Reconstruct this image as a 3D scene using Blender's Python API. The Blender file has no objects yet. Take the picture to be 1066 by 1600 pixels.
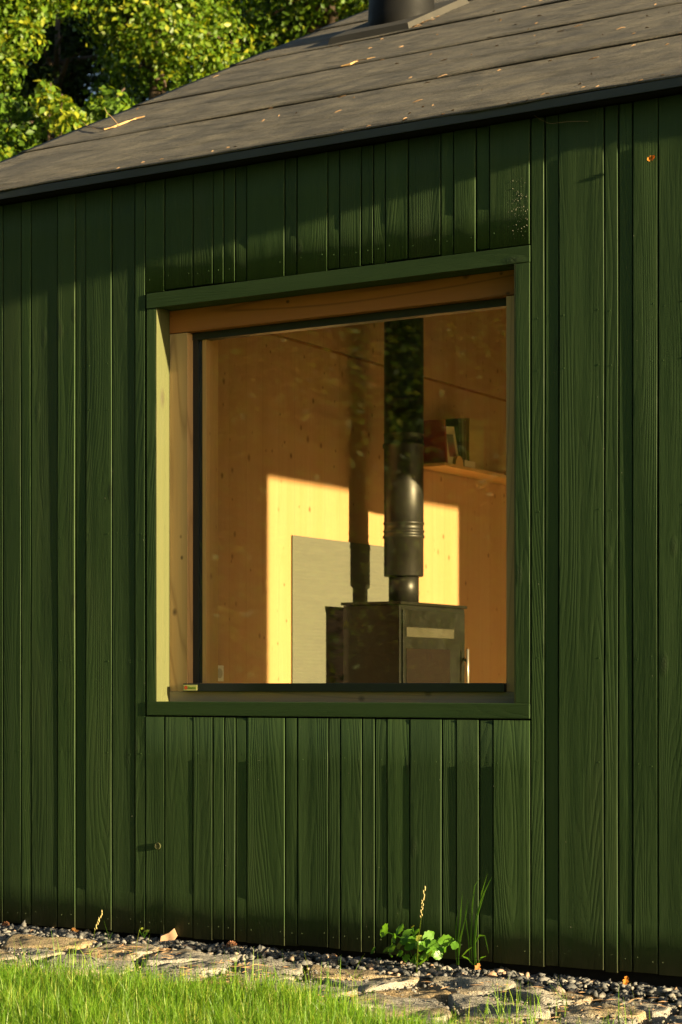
import bpy, bmesh, math, random
import numpy as np
from mathutils import Vector, Matrix, noise as mnoise

R = math.radians
rnd = random.Random(11)
nrng = np.random.default_rng(7)
S = bpy.context.scene
COL = S.collection

# ------------------------------------------------------------------ camera
TH = R(30.807); FPX = 3047.0
CAM = Vector((3.790, -6.356, 1.0))
cd = bpy.data.cameras.new('camera'); cam = bpy.data.objects.new('camera', cd); COL.objects.link(cam)
cam.location = CAM; cam.rotation_euler = (R(90), 0, TH)
cd.sensor_fit = 'HORIZONTAL'; cd.sensor_width = 36; cd.lens = 36 * FPX / 1066
cd.shift_y = 272 / 1066; cd.clip_start = .1; cd.clip_end = 600
cd.dof.use_dof = True; cd.dof.focus_distance = 7.5; cd.dof.aperture_fstop = 8
S.camera = cam

# ------------------------------------------------------------------ light
SR, ST = .056, .160                                       # sun: towards the wall, and down, per metre along it
SUN = Vector((1.0, -SR, ST)).normalized()          # towards the sun
w = bpy.data.worlds.new('World'); S.world = w; w.use_nodes = True
wn = w.node_tree.nodes; wl = w.node_tree.links
for n in list(wn): wn.remove(n)
sky = wn.new('ShaderNodeTexSky'); sky.sky_type = 'NISHITA'; sky.sun_disc = False
sky.sun_elevation = math.asin(SUN.z); sky.sun_rotation = math.atan2(SUN.x, SUN.y)
sky.air_density = 1.0; sky.dust_density = 1.5; sky.ozone_density = 1.0
bg = wn.new('ShaderNodeBackground'); bg.inputs[1].default_value = 0.05
wo = wn.new('ShaderNodeOutputWorld')
wl.new(sky.outputs[0], bg.inputs[0]); wl.new(bg.outputs[0], wo.inputs[0])
sd = bpy.data.lights.new('sun', 'SUN'); sd.energy = 5.0; sd.angle = R(.5); sd.color = (1.0, .80, .46)
so = bpy.data.objects.new('sun', sd); COL.objects.link(so)
so.rotation_euler = (-SUN).to_track_quat('-Z', 'Y').to_euler(); so.location = (20, -4, 12)
S.view_settings.view_transform = 'Standard'; S.view_settings.look = 'None'
S.view_settings.gamma = 1; S.view_settings.use_curve_mapping = False
S.view_settings.exposure = 2.1

# ------------------------------------------------------------------ rays through the photo, to find where real surfaces lie
def ray(x, y):
    u = (x - 533) / FPX; v = (1072 - y) / FPX
    return Vector((-math.sin(TH) + u * math.cos(TH), math.cos(TH) + u * math.sin(TH), v))
def on_y(x, y, c):
    d = ray(x, y); return CAM + d * ((c - CAM.y) / d.y)
def on_x(x, y, c):
    d = ray(x, y); return CAM + d * ((c - CAM.x) / d.x)
def on_z(x, y, c):
    d = ray(x, y); return CAM + d * ((c - CAM.z) / d.z)
def wx(x): return on_y(x, 1072, 0).x                      # column of the photo -> X along the facade

# ------------------------------------------------------------------ object helpers
def link(o, parent=None):
    COL.objects.link(o)
    if parent: o.parent = parent
    return o
def tag(o, label=None, cat=None, group=None, kind=None):
    if label: o['label'] = label
    if cat: o['category'] = cat
    if group: o['group'] = group
    if kind: o['kind'] = kind
    return o
def empty(name, loc=(0, 0, 0), rz=0):
    o = bpy.data.objects.new(name, None); o.empty_display_size = .1
    o.location = loc; o.rotation_euler = (0, 0, rz); return link(o)
def mesh_obj(name, vs, fs, m, parent=None, smooth=False, loc=None):
    me = bpy.data.meshes.new(name); me.from_pydata([tuple(v) for v in vs], [], fs); me.update()
    if m: me.materials.append(m)
    if smooth: me.shade_smooth()
    o = bpy.data.objects.new(name, me)
    if loc: o.location = loc
    return link(o, parent)
def bm_obj(name, bm, m, parent=None, smooth=False, loc=None):
    me = bpy.data.meshes.new(name); bm.to_mesh(me); bm.free()
    if m: me.materials.append(m)
    if smooth: me.shade_smooth()
    o = bpy.data.objects.new(name, me)
    if loc: o.location = loc
    return link(o, parent)
def add_box(bm, x0, x1, y0, y1, z0, z1, bev=0):
    M = Matrix.Translation(((x0+x1)/2, (y0+y1)/2, (z0+z1)/2)) @ Matrix.Diagonal((abs(x1-x0), abs(y1-y0), abs(z1-z0), 1))
    r = bmesh.ops.create_cube(bm, size=1, matrix=M)
    if bev:
        es = list({e for v in r['verts'] for e in v.link_edges})
        bmesh.ops.bevel(bm, geom=es, offset=bev, segments=2, affect='EDGES', profile=.6)
def box(name, x0, x1, y0, y1, z0, z1, m, parent=None, bev=0, origin=True):
    cx, cy, cz = (x0+x1)/2, (y0+y1)/2, min(z0, z1)
    bm = bmesh.new()
    add_box(bm, x0-cx, x1-cx, y0-cy, y1-cy, z0-cz, z1-cz, bev)
    return bm_obj(name, bm, m, parent, False, (cx, cy, cz))
def boxes(name, L, m, parent=None, bev=0):
    bm = bmesh.new()
    for b in L: add_box(bm, *b, bev)
    return bm_obj(name, bm, m, parent)
def lathe(bm, prof, c=(0, 0, 0), seg=40, cap=True):
    rings = []
    for r, z in prof:
        rings.append([bm.verts.new((c[0]+r*math.cos(2*math.pi*k/seg), c[1]+r*math.sin(2*math.pi*k/seg), c[2]+z)) for k in range(seg)])
    for a, b in zip(rings, rings[1:]):
        for k in range(seg):
            bm.faces.new((a[k], a[(k+1) % seg], b[(k+1) % seg], b[k]))
    if cap:
        bm.faces.new(rings[0][::-1]); bm.faces.new(rings[-1])
def tube(bm, pts, rad, seg=6):
    pts = [Vector(p) for p in pts]; rings = []
    for i, p in enumerate(pts):
        t = (pts[min(i+1, len(pts)-1)] - pts[max(i-1, 0)]).normalized()
        a = t.orthogonal().normalized(); b = t.cross(a)
        if i and a.dot(pa) < 0: a = -a; b = -b
        pa = a
        r = rad[i] if isinstance(rad, (list, tuple)) else rad
        rings.append([bm.verts.new(p + (a*math.cos(2*math.pi*k/seg) + b*math.sin(2*math.pi*k/seg))*r) for k in range(seg)])
    for a, b in zip(rings, rings[1:]):
        # align rings to avoid twisting
        k0 = min(range(seg), key=lambda k: (b[k].co - a[0].co).length)
        for k in range(seg):
            bm.faces.new((a[k], a[(k+1) % seg], b[(k0+k+1) % seg], b[(k0+k) % seg]))
    bm.faces.new(rings[0][::-1]); bm.faces.new(rings[-1])

# ------------------------------------------------------------------ materials
class NT:
    def __init__(s, name):
        s.m = bpy.data.materials.new(name); s.m.use_nodes = True
        s.n = s.m.node_tree.nodes; s.l = s.m.node_tree.links
        for x in list(s.n): s.n.remove(x)
        s.out = s.n.new('ShaderNodeOutputMaterial')
    def add(s, t, **kw):
        x = s.n.new(t)
        for k, v in kw.items(): setattr(x, k, v)
        return x
    def lk(s, a, b): s.l.new(a, b)
    def setv(s, sock, v):
        if isinstance(v, (int, float)): sock.default_value = v
        elif isinstance(v, (tuple, list)):
            sock.default_value = tuple(v) + (1,) if len(sock.default_value) == 4 and len(v) == 3 else v
        else: s.lk(v, sock)
    def math(s, op, a, b=None, c=None, clamp=False):
        x = s.add('ShaderNodeMath', operation=op, use_clamp=clamp)
        s.setv(x.inputs[0], a)
        if b is not None: s.setv(x.inputs[1], b)
        if c is not None: s.setv(x.inputs[2], c)
        return x.outputs[0]
    def vmath(s, op, a, b):
        x = s.add('ShaderNodeVectorMath', operation=op); s.setv(x.inputs[0], a); s.setv(x.inputs[1], b); return x.outputs[0]
    def noise(s, vec, scale=1, detail=3, rough=.5, dist=0):
        x = s.add('ShaderNodeTexNoise'); s.lk(vec, x.inputs['Vector'])
        x.inputs['Scale'].default_value = scale; x.inputs['Detail'].default_value = detail
        x.inputs['Roughness'].default_value = rough; x.inputs['Distortion'].default_value = dist
        return x.outputs['Fac']
    def ramp(s, fac, stops, interp='LINEAR'):
        x = s.add('ShaderNodeValToRGB'); x.color_ramp.interpolation = interp
        e = x.color_ramp.elements
        while len(e) < len(stops): e.new(.5)
        for i, (p, c) in enumerate(stops):
            e[i].position = p; e[i].color = (c, c, c, 1) if isinstance(c, (int, float)) else tuple(c) + (1,)
        s.setv(x.inputs[0], fac); return x.outputs[0]
    def mix(s, fac, a, b, mode='MIX'):
        x = s.add('ShaderNodeMix', data_type='RGBA', blend_type=mode)
        s.setv(x.inputs[0], fac); s.setv(x.inputs[6], a); s.setv(x.inputs[7], b); return x.outputs[2]
    def map(s, vec, scale=(1, 1, 1), rot=(0, 0, 0)):
        x = s.add('ShaderNodeMapping'); s.lk(vec, x.inputs[0]); x.inputs['Scale'].default_value = scale
        x.inputs['Rotation'].default_value = rot; return x.outputs[0]
    def coords(s, rand=40.0):
        tc = s.add('ShaderNodeTexCoord').outputs['Object']
        if not rand: return tc
        oi = s.add('ShaderNodeObjectInfo').outputs['Random']
        cx = s.add('ShaderNodeCombineXYZ')
        s.lk(s.math('MULTIPLY', oi, rand), cx.inputs[0]); s.lk(s.math('MULTIPLY', oi, rand*1.7), cx.inputs[1]); s.lk(s.math('MULTIPLY', oi, rand*2.3), cx.inputs[2])
        return s.vmath('ADD', tc, cx.outputs[0])
    def bump(s, h, dist, strength=1.0, normal=None):
        b = s.add('ShaderNodeBump'); b.inputs['Strength'].default_value = strength
        b.inputs['Distance'].default_value = dist; s.lk(h, b.inputs['Height'])
        if normal is not None: s.lk(normal, b.inputs['Normal'])
        return b.outputs[0]
    def principled(s, col, rough=.6, normal=None, spec=.5, metal=0, **kw):
        p = s.add('ShaderNodeBsdfPrincipled')
        s.setv(p.inputs['Base Color'], col); s.setv(p.inputs['Roughness'], rough)
        p.inputs['Specular IOR Level'].default_value = spec; p.inputs['Metallic'].default_value = metal
        if normal is not None: s.lk(normal, p.inputs['Normal'])
        for k, v in kw.items(): s.setv(p.inputs[k], v)
        s.lk(p.outputs[0], s.out.inputs[0]); return p

def mat_paint(name, horizontal=False, k=(1, 1, 1)):
    """dark green stain on rough spruce boards, grain standing proud"""
    t = NT(name); P = t.coords()
    if horizontal: P = t.map(P, rot=(0, R(90), 0))
    rings_f = t.noise(t.map(P, (7.5, 7.5, .55)), 1, 1.5, .45)
    fld = t.math('MULTIPLY', rings_f, 23)
    sx = t.add('ShaderNodeSeparateXYZ'); t.lk(P, sx.inputs[0])
    fld = t.math('ADD', fld, t.math('MULTIPLY', sx.outputs[0], 34))
    rings = t.math('ABSOLUTE', t.math('SINE', t.math('MULTIPLY', fld, 3.6)))
    rings = t.math('POWER', rings, .7)
    relief = t.ramp(t.noise(t.map(P, (4, 4, .9)), 1, 1, .5), [(.36, .15), (.58, 1.0)])
    fine = t.noise(t.map(P, (420, 420, 8)), 1, 3, .6)
    pores = t.noise(t.map(P, (900, 900, 60)), 1, 1, .5)
    wav = t.noise(t.map(P, (9, 9, .7)), 1, 1.2, .4)
    wav2 = t.noise(t.map(P, (26, 26, 5)), 1, 2, .5)
    # knots
    vo = t.add('ShaderNodeTexVoronoi', feature='F1'); t.lk(t.map(P, (7, 7, 2.6)), vo.inputs['Vector']); vo.inputs['Scale'].default_value = 1
    kn = t.ramp(vo.outputs['Distance'], [(.04, 1.0), (.13, 0.0)])
    nb = t.bump(wav, .007, 1.0)
    nb = t.bump(wav2, .0012, 1.0, nb)
    nb = t.bump(t.math('MULTIPLY', rings, relief), .0006, 1.0, nb)
    nb = t.bump(fine, .0007, 1.0, nb)
    nb = t.bump(t.math('MULTIPLY', kn, t.noise(t.map(P, (120, 120, 90)), 1, 3, .7)), .0032, 1.0, nb)
    tone = t.noise(t.map(P, (30, 30, .8)), 1, 3, .6)
    oi = t.add('ShaderNodeObjectInfo').outputs['Random']
    def q(*c): return tuple(x*y for x, y in zip(c, k))
    c = t.mix(tone, q(.0245, .052, .0135), q(.0400, .070, .0200))
    c = t.mix(t.math('MULTIPLY', t.ramp(rings, [(0, 1.0), (.35, 0.0)]), .32), c, q(.018, .032, .010))
    c = t.mix(t.math('MULTIPLY', kn, .7), c, q(.022, .032, .012))
    c = t.mix(t.math('MULTIPLY', oi, .6), c, q(.020, .038, .013))
    c = t.mix(t.ramp(pores, [(.66, 0.0), (.8, .25)]), c, q(.02, .03, .012))
    # splashed dirt and faded patches low on the boards
    geo = t.add('ShaderNodeNewGeometry'); sz = t.add('ShaderNodeSeparateXYZ'); t.lk(geo.outputs['Position'], sz.inputs[0])
    low = t.math('SUBTRACT', t.ramp(sz.outputs[2], [(0.0, .85), (.16, 0.0)]), t.math('MULTIPLY', t.noise(t.map(P, (14, 14, 6)), 1, 4, .65), .55), clamp=True)
    c = t.mix(low, c, q(.085, .080, .050))
    c = t.mix(t.ramp(t.noise(t.map(P, (3.1, 3.1, .6)), 1, 4, .6), [(.55, 0.0), (.75, .35)]), c, q(.062, .078, .030))
    t.principled(c, t.ramp(fine, [(.3, .55), (.7, .75)]), nb, spec=.22)
    return t.m

def mat_wood(name, a, b, knot, dark, axis='Z', grain=1.0, rough=.55, weather=0.0, lam=False, flat='y'):
    t = NT(name); P = t.coords(12 if lam else 40)
    if axis == 'X': P = t.map(P, rot=(0, R(90), 0))
    if lam: P = t.map(P, rot=(0, 0, R(90)))
    f = t.math('MULTIPLY', t.noise(t.map(P, (6, 6, .35)), 1, 1.2, .5), 14)
    sx = t.add('ShaderNodeSeparateXYZ'); t.lk(P, sx.inputs[0])
    f = t.math('ADD', f, t.math('MULTIPLY', sx.outputs[0], 22))
    rings = t.math('ABSOLUTE', t.math('SINE', t.math('MULTIPLY', f, 3.0)))
    fine = t.noise(t.map(P, (260, 260, 5)), 1, 2, .6)
    tone = t.noise(t.map(P, (11, 11, .5)), 1, 3, .55)
    c = t.mix(t.ramp(tone, [(.3, 0.0), (.7, 1.0)]), a, b)
    c = t.mix(t.math('MULTIPLY', t.ramp(rings, [(0, 1.0), (.5, 0.0)]), .30*grain), c, dark)
    c = t.mix(t.math('MULTIPLY', fine, .22), c, dark)
    # knots, mostly small, some absent
    kf = None
    for sc, r0, r1 in (((9, .02, 7.0), .055, .09), ((15, .02, 12), .05, .085), ((5, .02, 3.4), .035, .06)):
        vo = t.add('ShaderNodeTexVoronoi', feature='F1'); t.lk(t.map(P, sc if flat == 'y' else (sc[1], sc[0], sc[2])), vo.inputs['Vector']); vo.inputs['Scale'].default_value = 1
        k = t.ramp(vo.outputs['Distance'], [(r0, 1.0), (r1*1.6, 0.0)])
        sep = t.add('ShaderNodeSeparateColor'); t.lk(vo.outputs['Color'], sep.inputs[0])
        k = t.math('MULTIPLY', k, t.math('GREATER_THAN', sep.outputs[0], .5))
        kf = k if kf is None else t.math('MAXIMUM', kf, k)
    c = t.mix(t.math('MULTIPLY', kf, .8), c, knot)
    if lam:
        lx = t.math('FRACT', t.math('MULTIPLY', sx.outputs[0], 6.2))
        li = t.math('FLOOR', t.math('MULTIPLY', sx.outputs[0], 6.2))
        wn_ = t.add('ShaderNodeTexWhiteNoise', noise_dimensions='1D'); t.lk(li, wn_.inputs['W'])
        c = t.mix(t.math('MULTIPLY', wn_.outputs['Value'], .25), c, dark)
        c = t.mix(t.math('MULTIPLY', t.math('LESS_THAN', lx, .012), .5), c, knot)
    if weather:
        wv = t.noise(t.map(P, (20, 20, 3)), 1, 4, .6)
        c = t.mix(t.math('MULTIPLY', t.ramp(wv, [(.35, 0.0), (.6, 1.0)]), weather), c, (.22, .20, .16))
    nb = t.bump(fine, .0005, .8); nb = t.bump(rings, .0004, .6, nb)
    t.principled(c, rough, nb, spec=.35)
    return t.m

def mat_plain(name, col, rough=.5, metal=0, spec=.5, var=.25, bscale=60, bd=.0006, col2=None):
    t = NT(name); P = t.coords(15)
    n = t.noise(P, 9, 4, .6); n2 = t.noise(P, bscale, 3, .6)
    dk = tuple(x*(1-var) for x in col); lt = col2 or tuple(min(1, x*(1+var)) for x in col)
    c = t.mix(n, dk, lt)
    t.principled(c, t.ramp(n, [(.3, max(.05, rough-.08)), (.7, min(1, rough+.08))]), t.bump(n2, bd, .6), spec=spec, metal=metal)
    return t.m

PAINT = mat_paint('green_stain'); PAINT_H = mat_paint('green_stain_horizontal', True)
REVEAL = mat_paint('pale_green_stain', False, (2.6, 1.45, 1.9)); REVEAL_H = mat_paint('pale_green_stain_horizontal', True, (1.5, 1.4, 1.4))  # the green stain in a paler tint
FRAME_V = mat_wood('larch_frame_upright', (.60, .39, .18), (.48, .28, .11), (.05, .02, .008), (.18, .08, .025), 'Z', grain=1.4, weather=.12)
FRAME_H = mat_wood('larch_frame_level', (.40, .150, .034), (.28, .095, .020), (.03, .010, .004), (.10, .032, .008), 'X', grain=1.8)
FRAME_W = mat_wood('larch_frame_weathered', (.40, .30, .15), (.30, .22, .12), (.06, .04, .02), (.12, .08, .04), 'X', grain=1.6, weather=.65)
CLT = mat_wood('pine_panel', (.45, .272, .135), (.40, .236, .105), (.11, .035, .008), (.35, .17, .05), 'Z', grain=.55, rough=.6, lam=True)
PINE = mat_wood('pine_boards', (.60, .36, .13), (.52, .30, .10), (.22, .09, .03), (.38, .19, .06), 'Z', grain=.6)
PINE_L = mat_wood('pine_lining', (.60, .36, .13), (.52, .30, .10), (.22, .09, .03), (.38, .19, .06), 'Z', grain=.6, flat='x')
BLACK = mat_plain('black_aluminium', (.016, .018, .021), .38, 0, .5, .15, 200, .0001)
DRIP = mat_plain('dark_grey_sheet_metal', (.035, .041, .045), .42, 0, .5, .25, 40, .0008)
FLUE = mat_plain('black_stove_paint', (.011, .0105, .0075), .42, 0, .4, .2, 300, .0002)
STOVE = mat_plain('black_steel', (.0065, .0072, .0035), .45, 0, .3, .25, 200, .0001)
DARK = mat_plain('dark_membrane', (.012, .012, .012), .9, 0, .1)
PALE_STEEL = mat_plain('pale_steel', (.42, .40, .36), .35, .6, .5, .1)
WHITE = mat_plain('white_plastic', (.62, .62, .56), .35, 0, .5, .05, 100, .0001)
FLOORM = mat_plain('floor_boards', (.66, .56, .34), .5, 0, .4, .1)

def mat_glass():
    t = NT('window_glass')
    tr = t.add('ShaderNodeBsdfTransparent'); tr.inputs[0].default_value = (.945, .935, .885, 1)
    gl = t.add('ShaderNodeBsdfGlossy'); gl.inputs['Roughness'].default_value = .004; gl.inputs[0].default_value = (1, 1, 1, 1)
    P = t.coords(0)
    b = t.bump(t.noise(P, 1.6, 2, .5), .0012, 1.0); t.lk(b, gl.inputs['Normal'])
    fr = t.add('ShaderNodeFresnel'); fr.inputs[0].default_value = 1.5
    mx = t.add('ShaderNodeMixShader'); t.lk(t.math('MULTIPLY', fr.outputs[0], .55), mx.inputs[0])
    t.lk(tr.outputs[0], mx.inputs[1]); t.lk(gl.outputs[0], mx.inputs[2])
    # a film of dust
    df = t.add('ShaderNodeBsdfDiffuse'); df.inputs[0].default_value = (.5, .5, .45, 1)
    m2 = t.add('ShaderNodeMixShader')
    t.lk(t.math('MULTIPLY', t.ramp(t.noise(P, 7, 5, .7), [(.35, 0.0), (.8, 1.0)]), .018), m2.inputs[0])
    t.lk(mx.outputs[0], m2.inputs[1]); t.lk(df.outputs[0], m2.inputs[2]); t.lk(m2.outputs[0], t.out.inputs[0])
    return t.m
GLASS = mat_glass()

def mat_felt():
    t = NT('mineral_roofing_felt'); P = t.coords(6)
    gr = t.noise(P, 230, 3, .8); big = t.noise(t.map(P, (.7, 2.0, 2.0)), 1.5, 3, .5)
    mid = t.noise(t.map(P, (2.2, 3.4, 3.4)), 1.3, 2, .5)
    g2 = t.noise(P, 90, 3, .75)
    st = t.noise(P, 5, 5, .65)
    c = t.mix(t.ramp(st, [(.3, 0.0), (.7, 1.0)]), (.075, .070, .060), (.165, .145, .108))
    c = t.mix(t.ramp(gr, [(.35, 0.0), (.65, 1.0)]), t.mix(.45, c, (.05, .05, .048)), c)
    c = t.mix(t.ramp(g2, [(.34, .75), (.52, 0.0)]), c, (.030, .028, .026))
    c = t.mix(t.ramp(gr, [(.58, 0.0), (.72, .6)]), c, (.40, .36, .30))
    nb = t.bump(big, .20, 1.0); nb = t.bump(mid, .05, 1.0, nb); nb = t.bump(g2, .006, .8, nb); nb = t.bump(gr, .004, .8, nb)
    t.principled(c, .9, nb, spec=.2); return t.m
FELT = mat_felt()

def mat_leaf(name, dark, light, yellow, trans=.45, rough=.45, spec=.35):
    t = NT(name); at = t.add('ShaderNodeAttribute', attribute_name='tint')
    c = t.ramp(at.outputs['Fac'], [(0, dark), (.55, light), (1, yellow)])
    p = t.add('ShaderNodeBsdfPrincipled'); t.lk(c, p.inputs['Base Color']); p.inputs['Roughness'].default_value = rough
    p.inputs['Specular IOR Level'].default_value = spec
    tl = t.add('ShaderNodeBsdfTranslucent'); t.lk(t.mix(1.0, c, (1.5, 1.45, .55), 'MULTIPLY'), tl.inputs[0])
    m = t.add('ShaderNodeMixShader'); m.inputs[0].default_value = trans
    t.lk(p.outputs[0], m.inputs[1]); t.lk(tl.outputs[0], m.inputs[2]); t.lk(m.outputs[0], t.out.inputs[0]); return t.m
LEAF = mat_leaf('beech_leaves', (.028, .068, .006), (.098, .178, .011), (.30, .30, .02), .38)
LEAF_D = mat_leaf('dark_leaves', (.006, .012, .003), (.012, .022, .004), (.03, .04, .008), .2, .7, .1)  # near-black leaves: the shade of the wood is put into the colour
GRASS = mat_leaf('grass_blades', (.085, .20, .012), (.165, .31, .022), (.36, .40, .08), .5, .4)
BRAMBLE = mat_leaf('bramble_leaves', (.07, .19, .016), (.12, .27, .025), (.28, .30, .04), .4, .4)
BARK = mat_plain('bark', (.07, .05, .035), .9, 0, .2, .5, 25, .012)
STRAW = mat_plain('dry_straw', (.25, .155, .085), .7, 0, .3, .3)
TWIG = mat_plain('dry_twig', (.45, .28, .12), .7, 0, .3, .3)
RUST = mat_plain('dry_brown_leaf', (.42, .20, .06), .7, 0, .3, .35)
ORANGE = mat_plain('orange_leaf', (.60, .24, .03), .6, 0, .3, .2)
SOIL = mat_plain('soil', (.11, .085, .055), .95, 0, .1, .5, 40, .01)

def mat_stone(name, a, b, c3):
    t = NT(name); P = t.coords(30)
    n1 = t.noise(P, 9, 5, .65); n2 = t.noise(P, 34, 5, .7); n3 = t.noise(P, 150, 3, .7); n4 = t.noise(P, 3.2, 4, .6)
    c = t.mix(t.ramp(n1, [(.3, 0.0), (.7, 1.0)]), a, b)
    c = t.mix(t.ramp(n4, [(.5, 0.0), (.68, .85)]), c, c3)
    c = t.mix(t.ramp(n3, [(.35, .5), (.55, 0.0)]), c, tuple(x*.45 for x in a))
    nb = t.bump(n1, .05, 1.0); nb = t.bump(n2, .026, 1.0, nb); nb = t.bump(n3, .006, 1.0, nb)
    t.principled(c, .88, nb, spec=.25); return t.m
FLAG = mat_stone('grey_flagstone', (.26, .245, .22), (.43, .40, .345), (.46, .34, .18))
FLAG2 = mat_stone('ochre_flagstone', (.30, .23, .14), (.44, .35, .23), (.46, .30, .13))
def mat_gravel():
    t = NT('grey_gravel'); at = t.add('ShaderNodeAttribute', attribute_name='tint'); P = t.coords(0)
    c = t.ramp(at.outputs['Fac'], [(0, (.055, .058, .062)), (.6, (.145, .143, .14)), (.88, (.28, .255, .22)), (1, (.40, .24, .14))])
    n = t.noise(P, 120, 3, .7)
    c = t.mix(t.math('MULTIPLY', n, .4), c, (.09, .085, .08))
    t.principled(c, .85, t.bump(n, .003, 1.0), spec=.3); return t.m
GRAVEL = mat_gravel()

# ------------------------------------------------------------------ ground
def gz(x, y):
    """height of the ground: falls slightly to the right; lawn rolls gently"""
    z = -.042 - .011 * (max(-4, min(4, x)))
    if y < -.3: z -= .012*min(1, (-.3-y)/.4)
    if y < -1.2: z -= .03*math.sin(min(1.0, (-1.2-y)/6)*math.pi/2)
    return z
def grid_sheet(name, xs, ys, zf, m, **kw):
    vs = [(x, y, zf(x, y)) for y in ys for x in xs]; nx = len(xs)
    fs = [(j*nx+i, j*nx+i+1, (j+1)*nx+i+1, (j+1)*nx+i) for j in range(len(ys)-1) for i in range(nx-1)]
    return mesh_obj(name, vs, fs, m, smooth=True, **kw)
def mat_lawn():
    t = NT('lawn_ground'); P = t.coords(0)
    n = t.noise(P, .5, 5, .6); n2 = t.noise(P, 40, 4, .7)
    c = t.mix(n, (.045, .065, .014), (.085, .10, .025)); c = t.mix(t.math('MULTIPLY', n2, .6), c, (.05, .045, .02))
    t.principled(c, .95, t.bump(n2, .03, 1.0), spec=.1); return t.m
xs = sorted(set([-300, -120, -60, -30, -18, -12, -8, -6] + [x*.5 for x in range(-10, 13)] + [8, 12, 18, 30, 60, 120, 300]))
ys = sorted(set([-300, -120, -60, -30, -18, -12, -9, -7] + [-y*.3 for y in range(0, 20)] + [.3, 3, 6, 9.6, 12, 18, 30, 60, 120, 300]))
g = grid_sheet('ground', xs, ys, lambda x, y: gz(x, y) - .035, mat_lawn()); tag(g, kind='structure')
g['label'] = 'lawn ground'

# ------------------------------------------------------------------ CABIN
cabin = empty('cabin', (0, 0, 0))
tag(cabin, 'timber cabin clad in uneven dark green vertical boards under a dark felt roof', 'cabin')
ZE = 3.077; SL = .505; YE = -.050                          # roof: z = ZE + SL*(y-YE)
def zr(y): return ZE + SL*(y - YE)
YR = 4.75; DEP = 9.5                                      # ridge, depth
XL, XR = -2.14, 4.30
# window numbers
WX0, WX1, WZ0, WZ1 = -.863, .727, .937, 2.522             # inside of the casing
CX0, CX1, CZ0, CZ1 = -.915, .790, .882, 2.582             # outside of the casing
# front wall core (pine panel) with its opening, dark membrane outside
HX0, HX1, HZ0, HZ1 = -.775, .668, .975, 2.440
bm = bmesh.new()
yo, yi = .055, .215
for b in ((XL, WX0-.02, yo, yi, -.2, 3.05), (WX1+.02, XR, yo, yi, -.2, 3.05), (WX0-.02, WX1+.02, yo, yi, -.2, WZ0-.02), (WX0-.02, WX1+.02, yo, yi, WZ1+.02, 3.05)):
    add_box(bm, *b)
o = bm_obj('front_wall', bm, CLT, cabin)
membrane = boxes('membrane', [(XL, WX0-.03, .032, .052, -.01, 3.03), (WX1+.03, XR, .032, .052, -.01, 3.03), (WX0-.03, WX1+.03, .032, .052, -.01, WZ0-.03), (WX0-.03, WX1+.03, .032, .052, WZ1+.03, 3.03)], DARK, cabin)
plinth = box('plinth', XL+.02, XR-.02, .056, .30, -.55, -.005, DARK, cabin)
plinth.location.y -= .022

def board(x0, x1, z0, z1, off, seed, name='board', par=cabin, m=PAINT, thick=.022, topf=None):
    """one sawn board: rounded arrises, slight cup, twist and wander"""
    r = random.Random(seed)
    wdt = x1 - x0; cx = (x0+x1)/2
    cup = r.uniform(-.0003, .0006) * min(1, wdt/.09); tw = r.uniform(-.006, .006); lean = r.uniform(-.006, .008)
    ph = r.uniform(0, 6); wa = r.uniform(.0003, .0009)
    rb = .0016; sp = .0007; ux = [0, 0, rb*.35, rb, rb+sp, wdt*.33, wdt*.67, wdt-rb-sp, wdt-rb, wdt-rb*.35, wdt, wdt]
    dy = [rb+sp, rb, rb*.35, 0, 0, 0, 0, 0, 0, rb*.35, rb, rb+sp]
    n = max(3, int((z1-z0)/.16)); vs = []; fs = []; K = len(ux) + 2
    for j in range(n+1):
        f = j/n; z = z0 + (z1-z0)*f
        wob = wa*math.sin(z*2.3+ph) + wa*.5*math.sin(z*5.9+ph*2)
        for i, u in enumerate(ux):
            s = (u/wdt - .5)*2
            y = -off + dy[i] - cup*(1-s*s) + (lean + tw*(f-.5))*s*wdt*.5 + wa*.8*math.sin(z*1.7+ph*1.3+s)
            e = wob*(1 if abs(s) > .85 else 0)
            zz = z
            if topf and j == n: zz = topf(cx - wdt/2 + u)
            vs.append((-wdt/2+u+e, y, zz-z0))
        vs.append((wdt/2+wob, -off+thick, z-z0)); vs.append((-wdt/2+wob, -off+thick, z-z0))
    for j in range(n):
        for i in range(K):
            a = j*K+i; b = j*K+(i+1) % K
            fs.append((a, b, b+K, a+K))
    fs.append(tuple(range(K))[::-1]); fs.append(tuple(n*K+i for i in range(K)))
    o = mesh_obj(name, vs, fs, m, par, True, (cx, 0, z0))
    o.data.polygons.foreach_set('use_smooth', [i < n*K for i in range(n*K+2)])
    return o
nails = []
def nail_rows(x0, x1, z0, z1, off, seed, rows):
    r = random.Random(seed)
    for z in rows:
        if z < z0+.03 or z > z1-.02: continue
        wdt = x1-x0
        ps = [x0+.018, x1-.018] if wdt > .07 else [x0+wdt*.5+r.uniform(-.006, .006)]
        for x in ps: nails.append((x+r.uniform(-.004, .004), -off, z+r.uniform(-.008, .008)))
ROWS = [.05, .725, 1.10, 1.62, 2.13, 2.32, 2.92]
GAP = .0060
def row(edges, offs, z0, z1, rows, topvar=0):
    for i, (a, b) in enumerate(zip(edges, edges[1:])):
        x0 = wx(a) + GAP/2; x1 = wx(b) - GAP/2
        off = offs[i % len(offs)]/1000
        board(x0, x1, z0 + rnd.uniform(-.004, .004), z1, off, int(a*7+z0*100))
        nail_rows(x0, x1, z0, z1, off, int(a*3), rows)
TOPZ = 3.035
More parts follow.
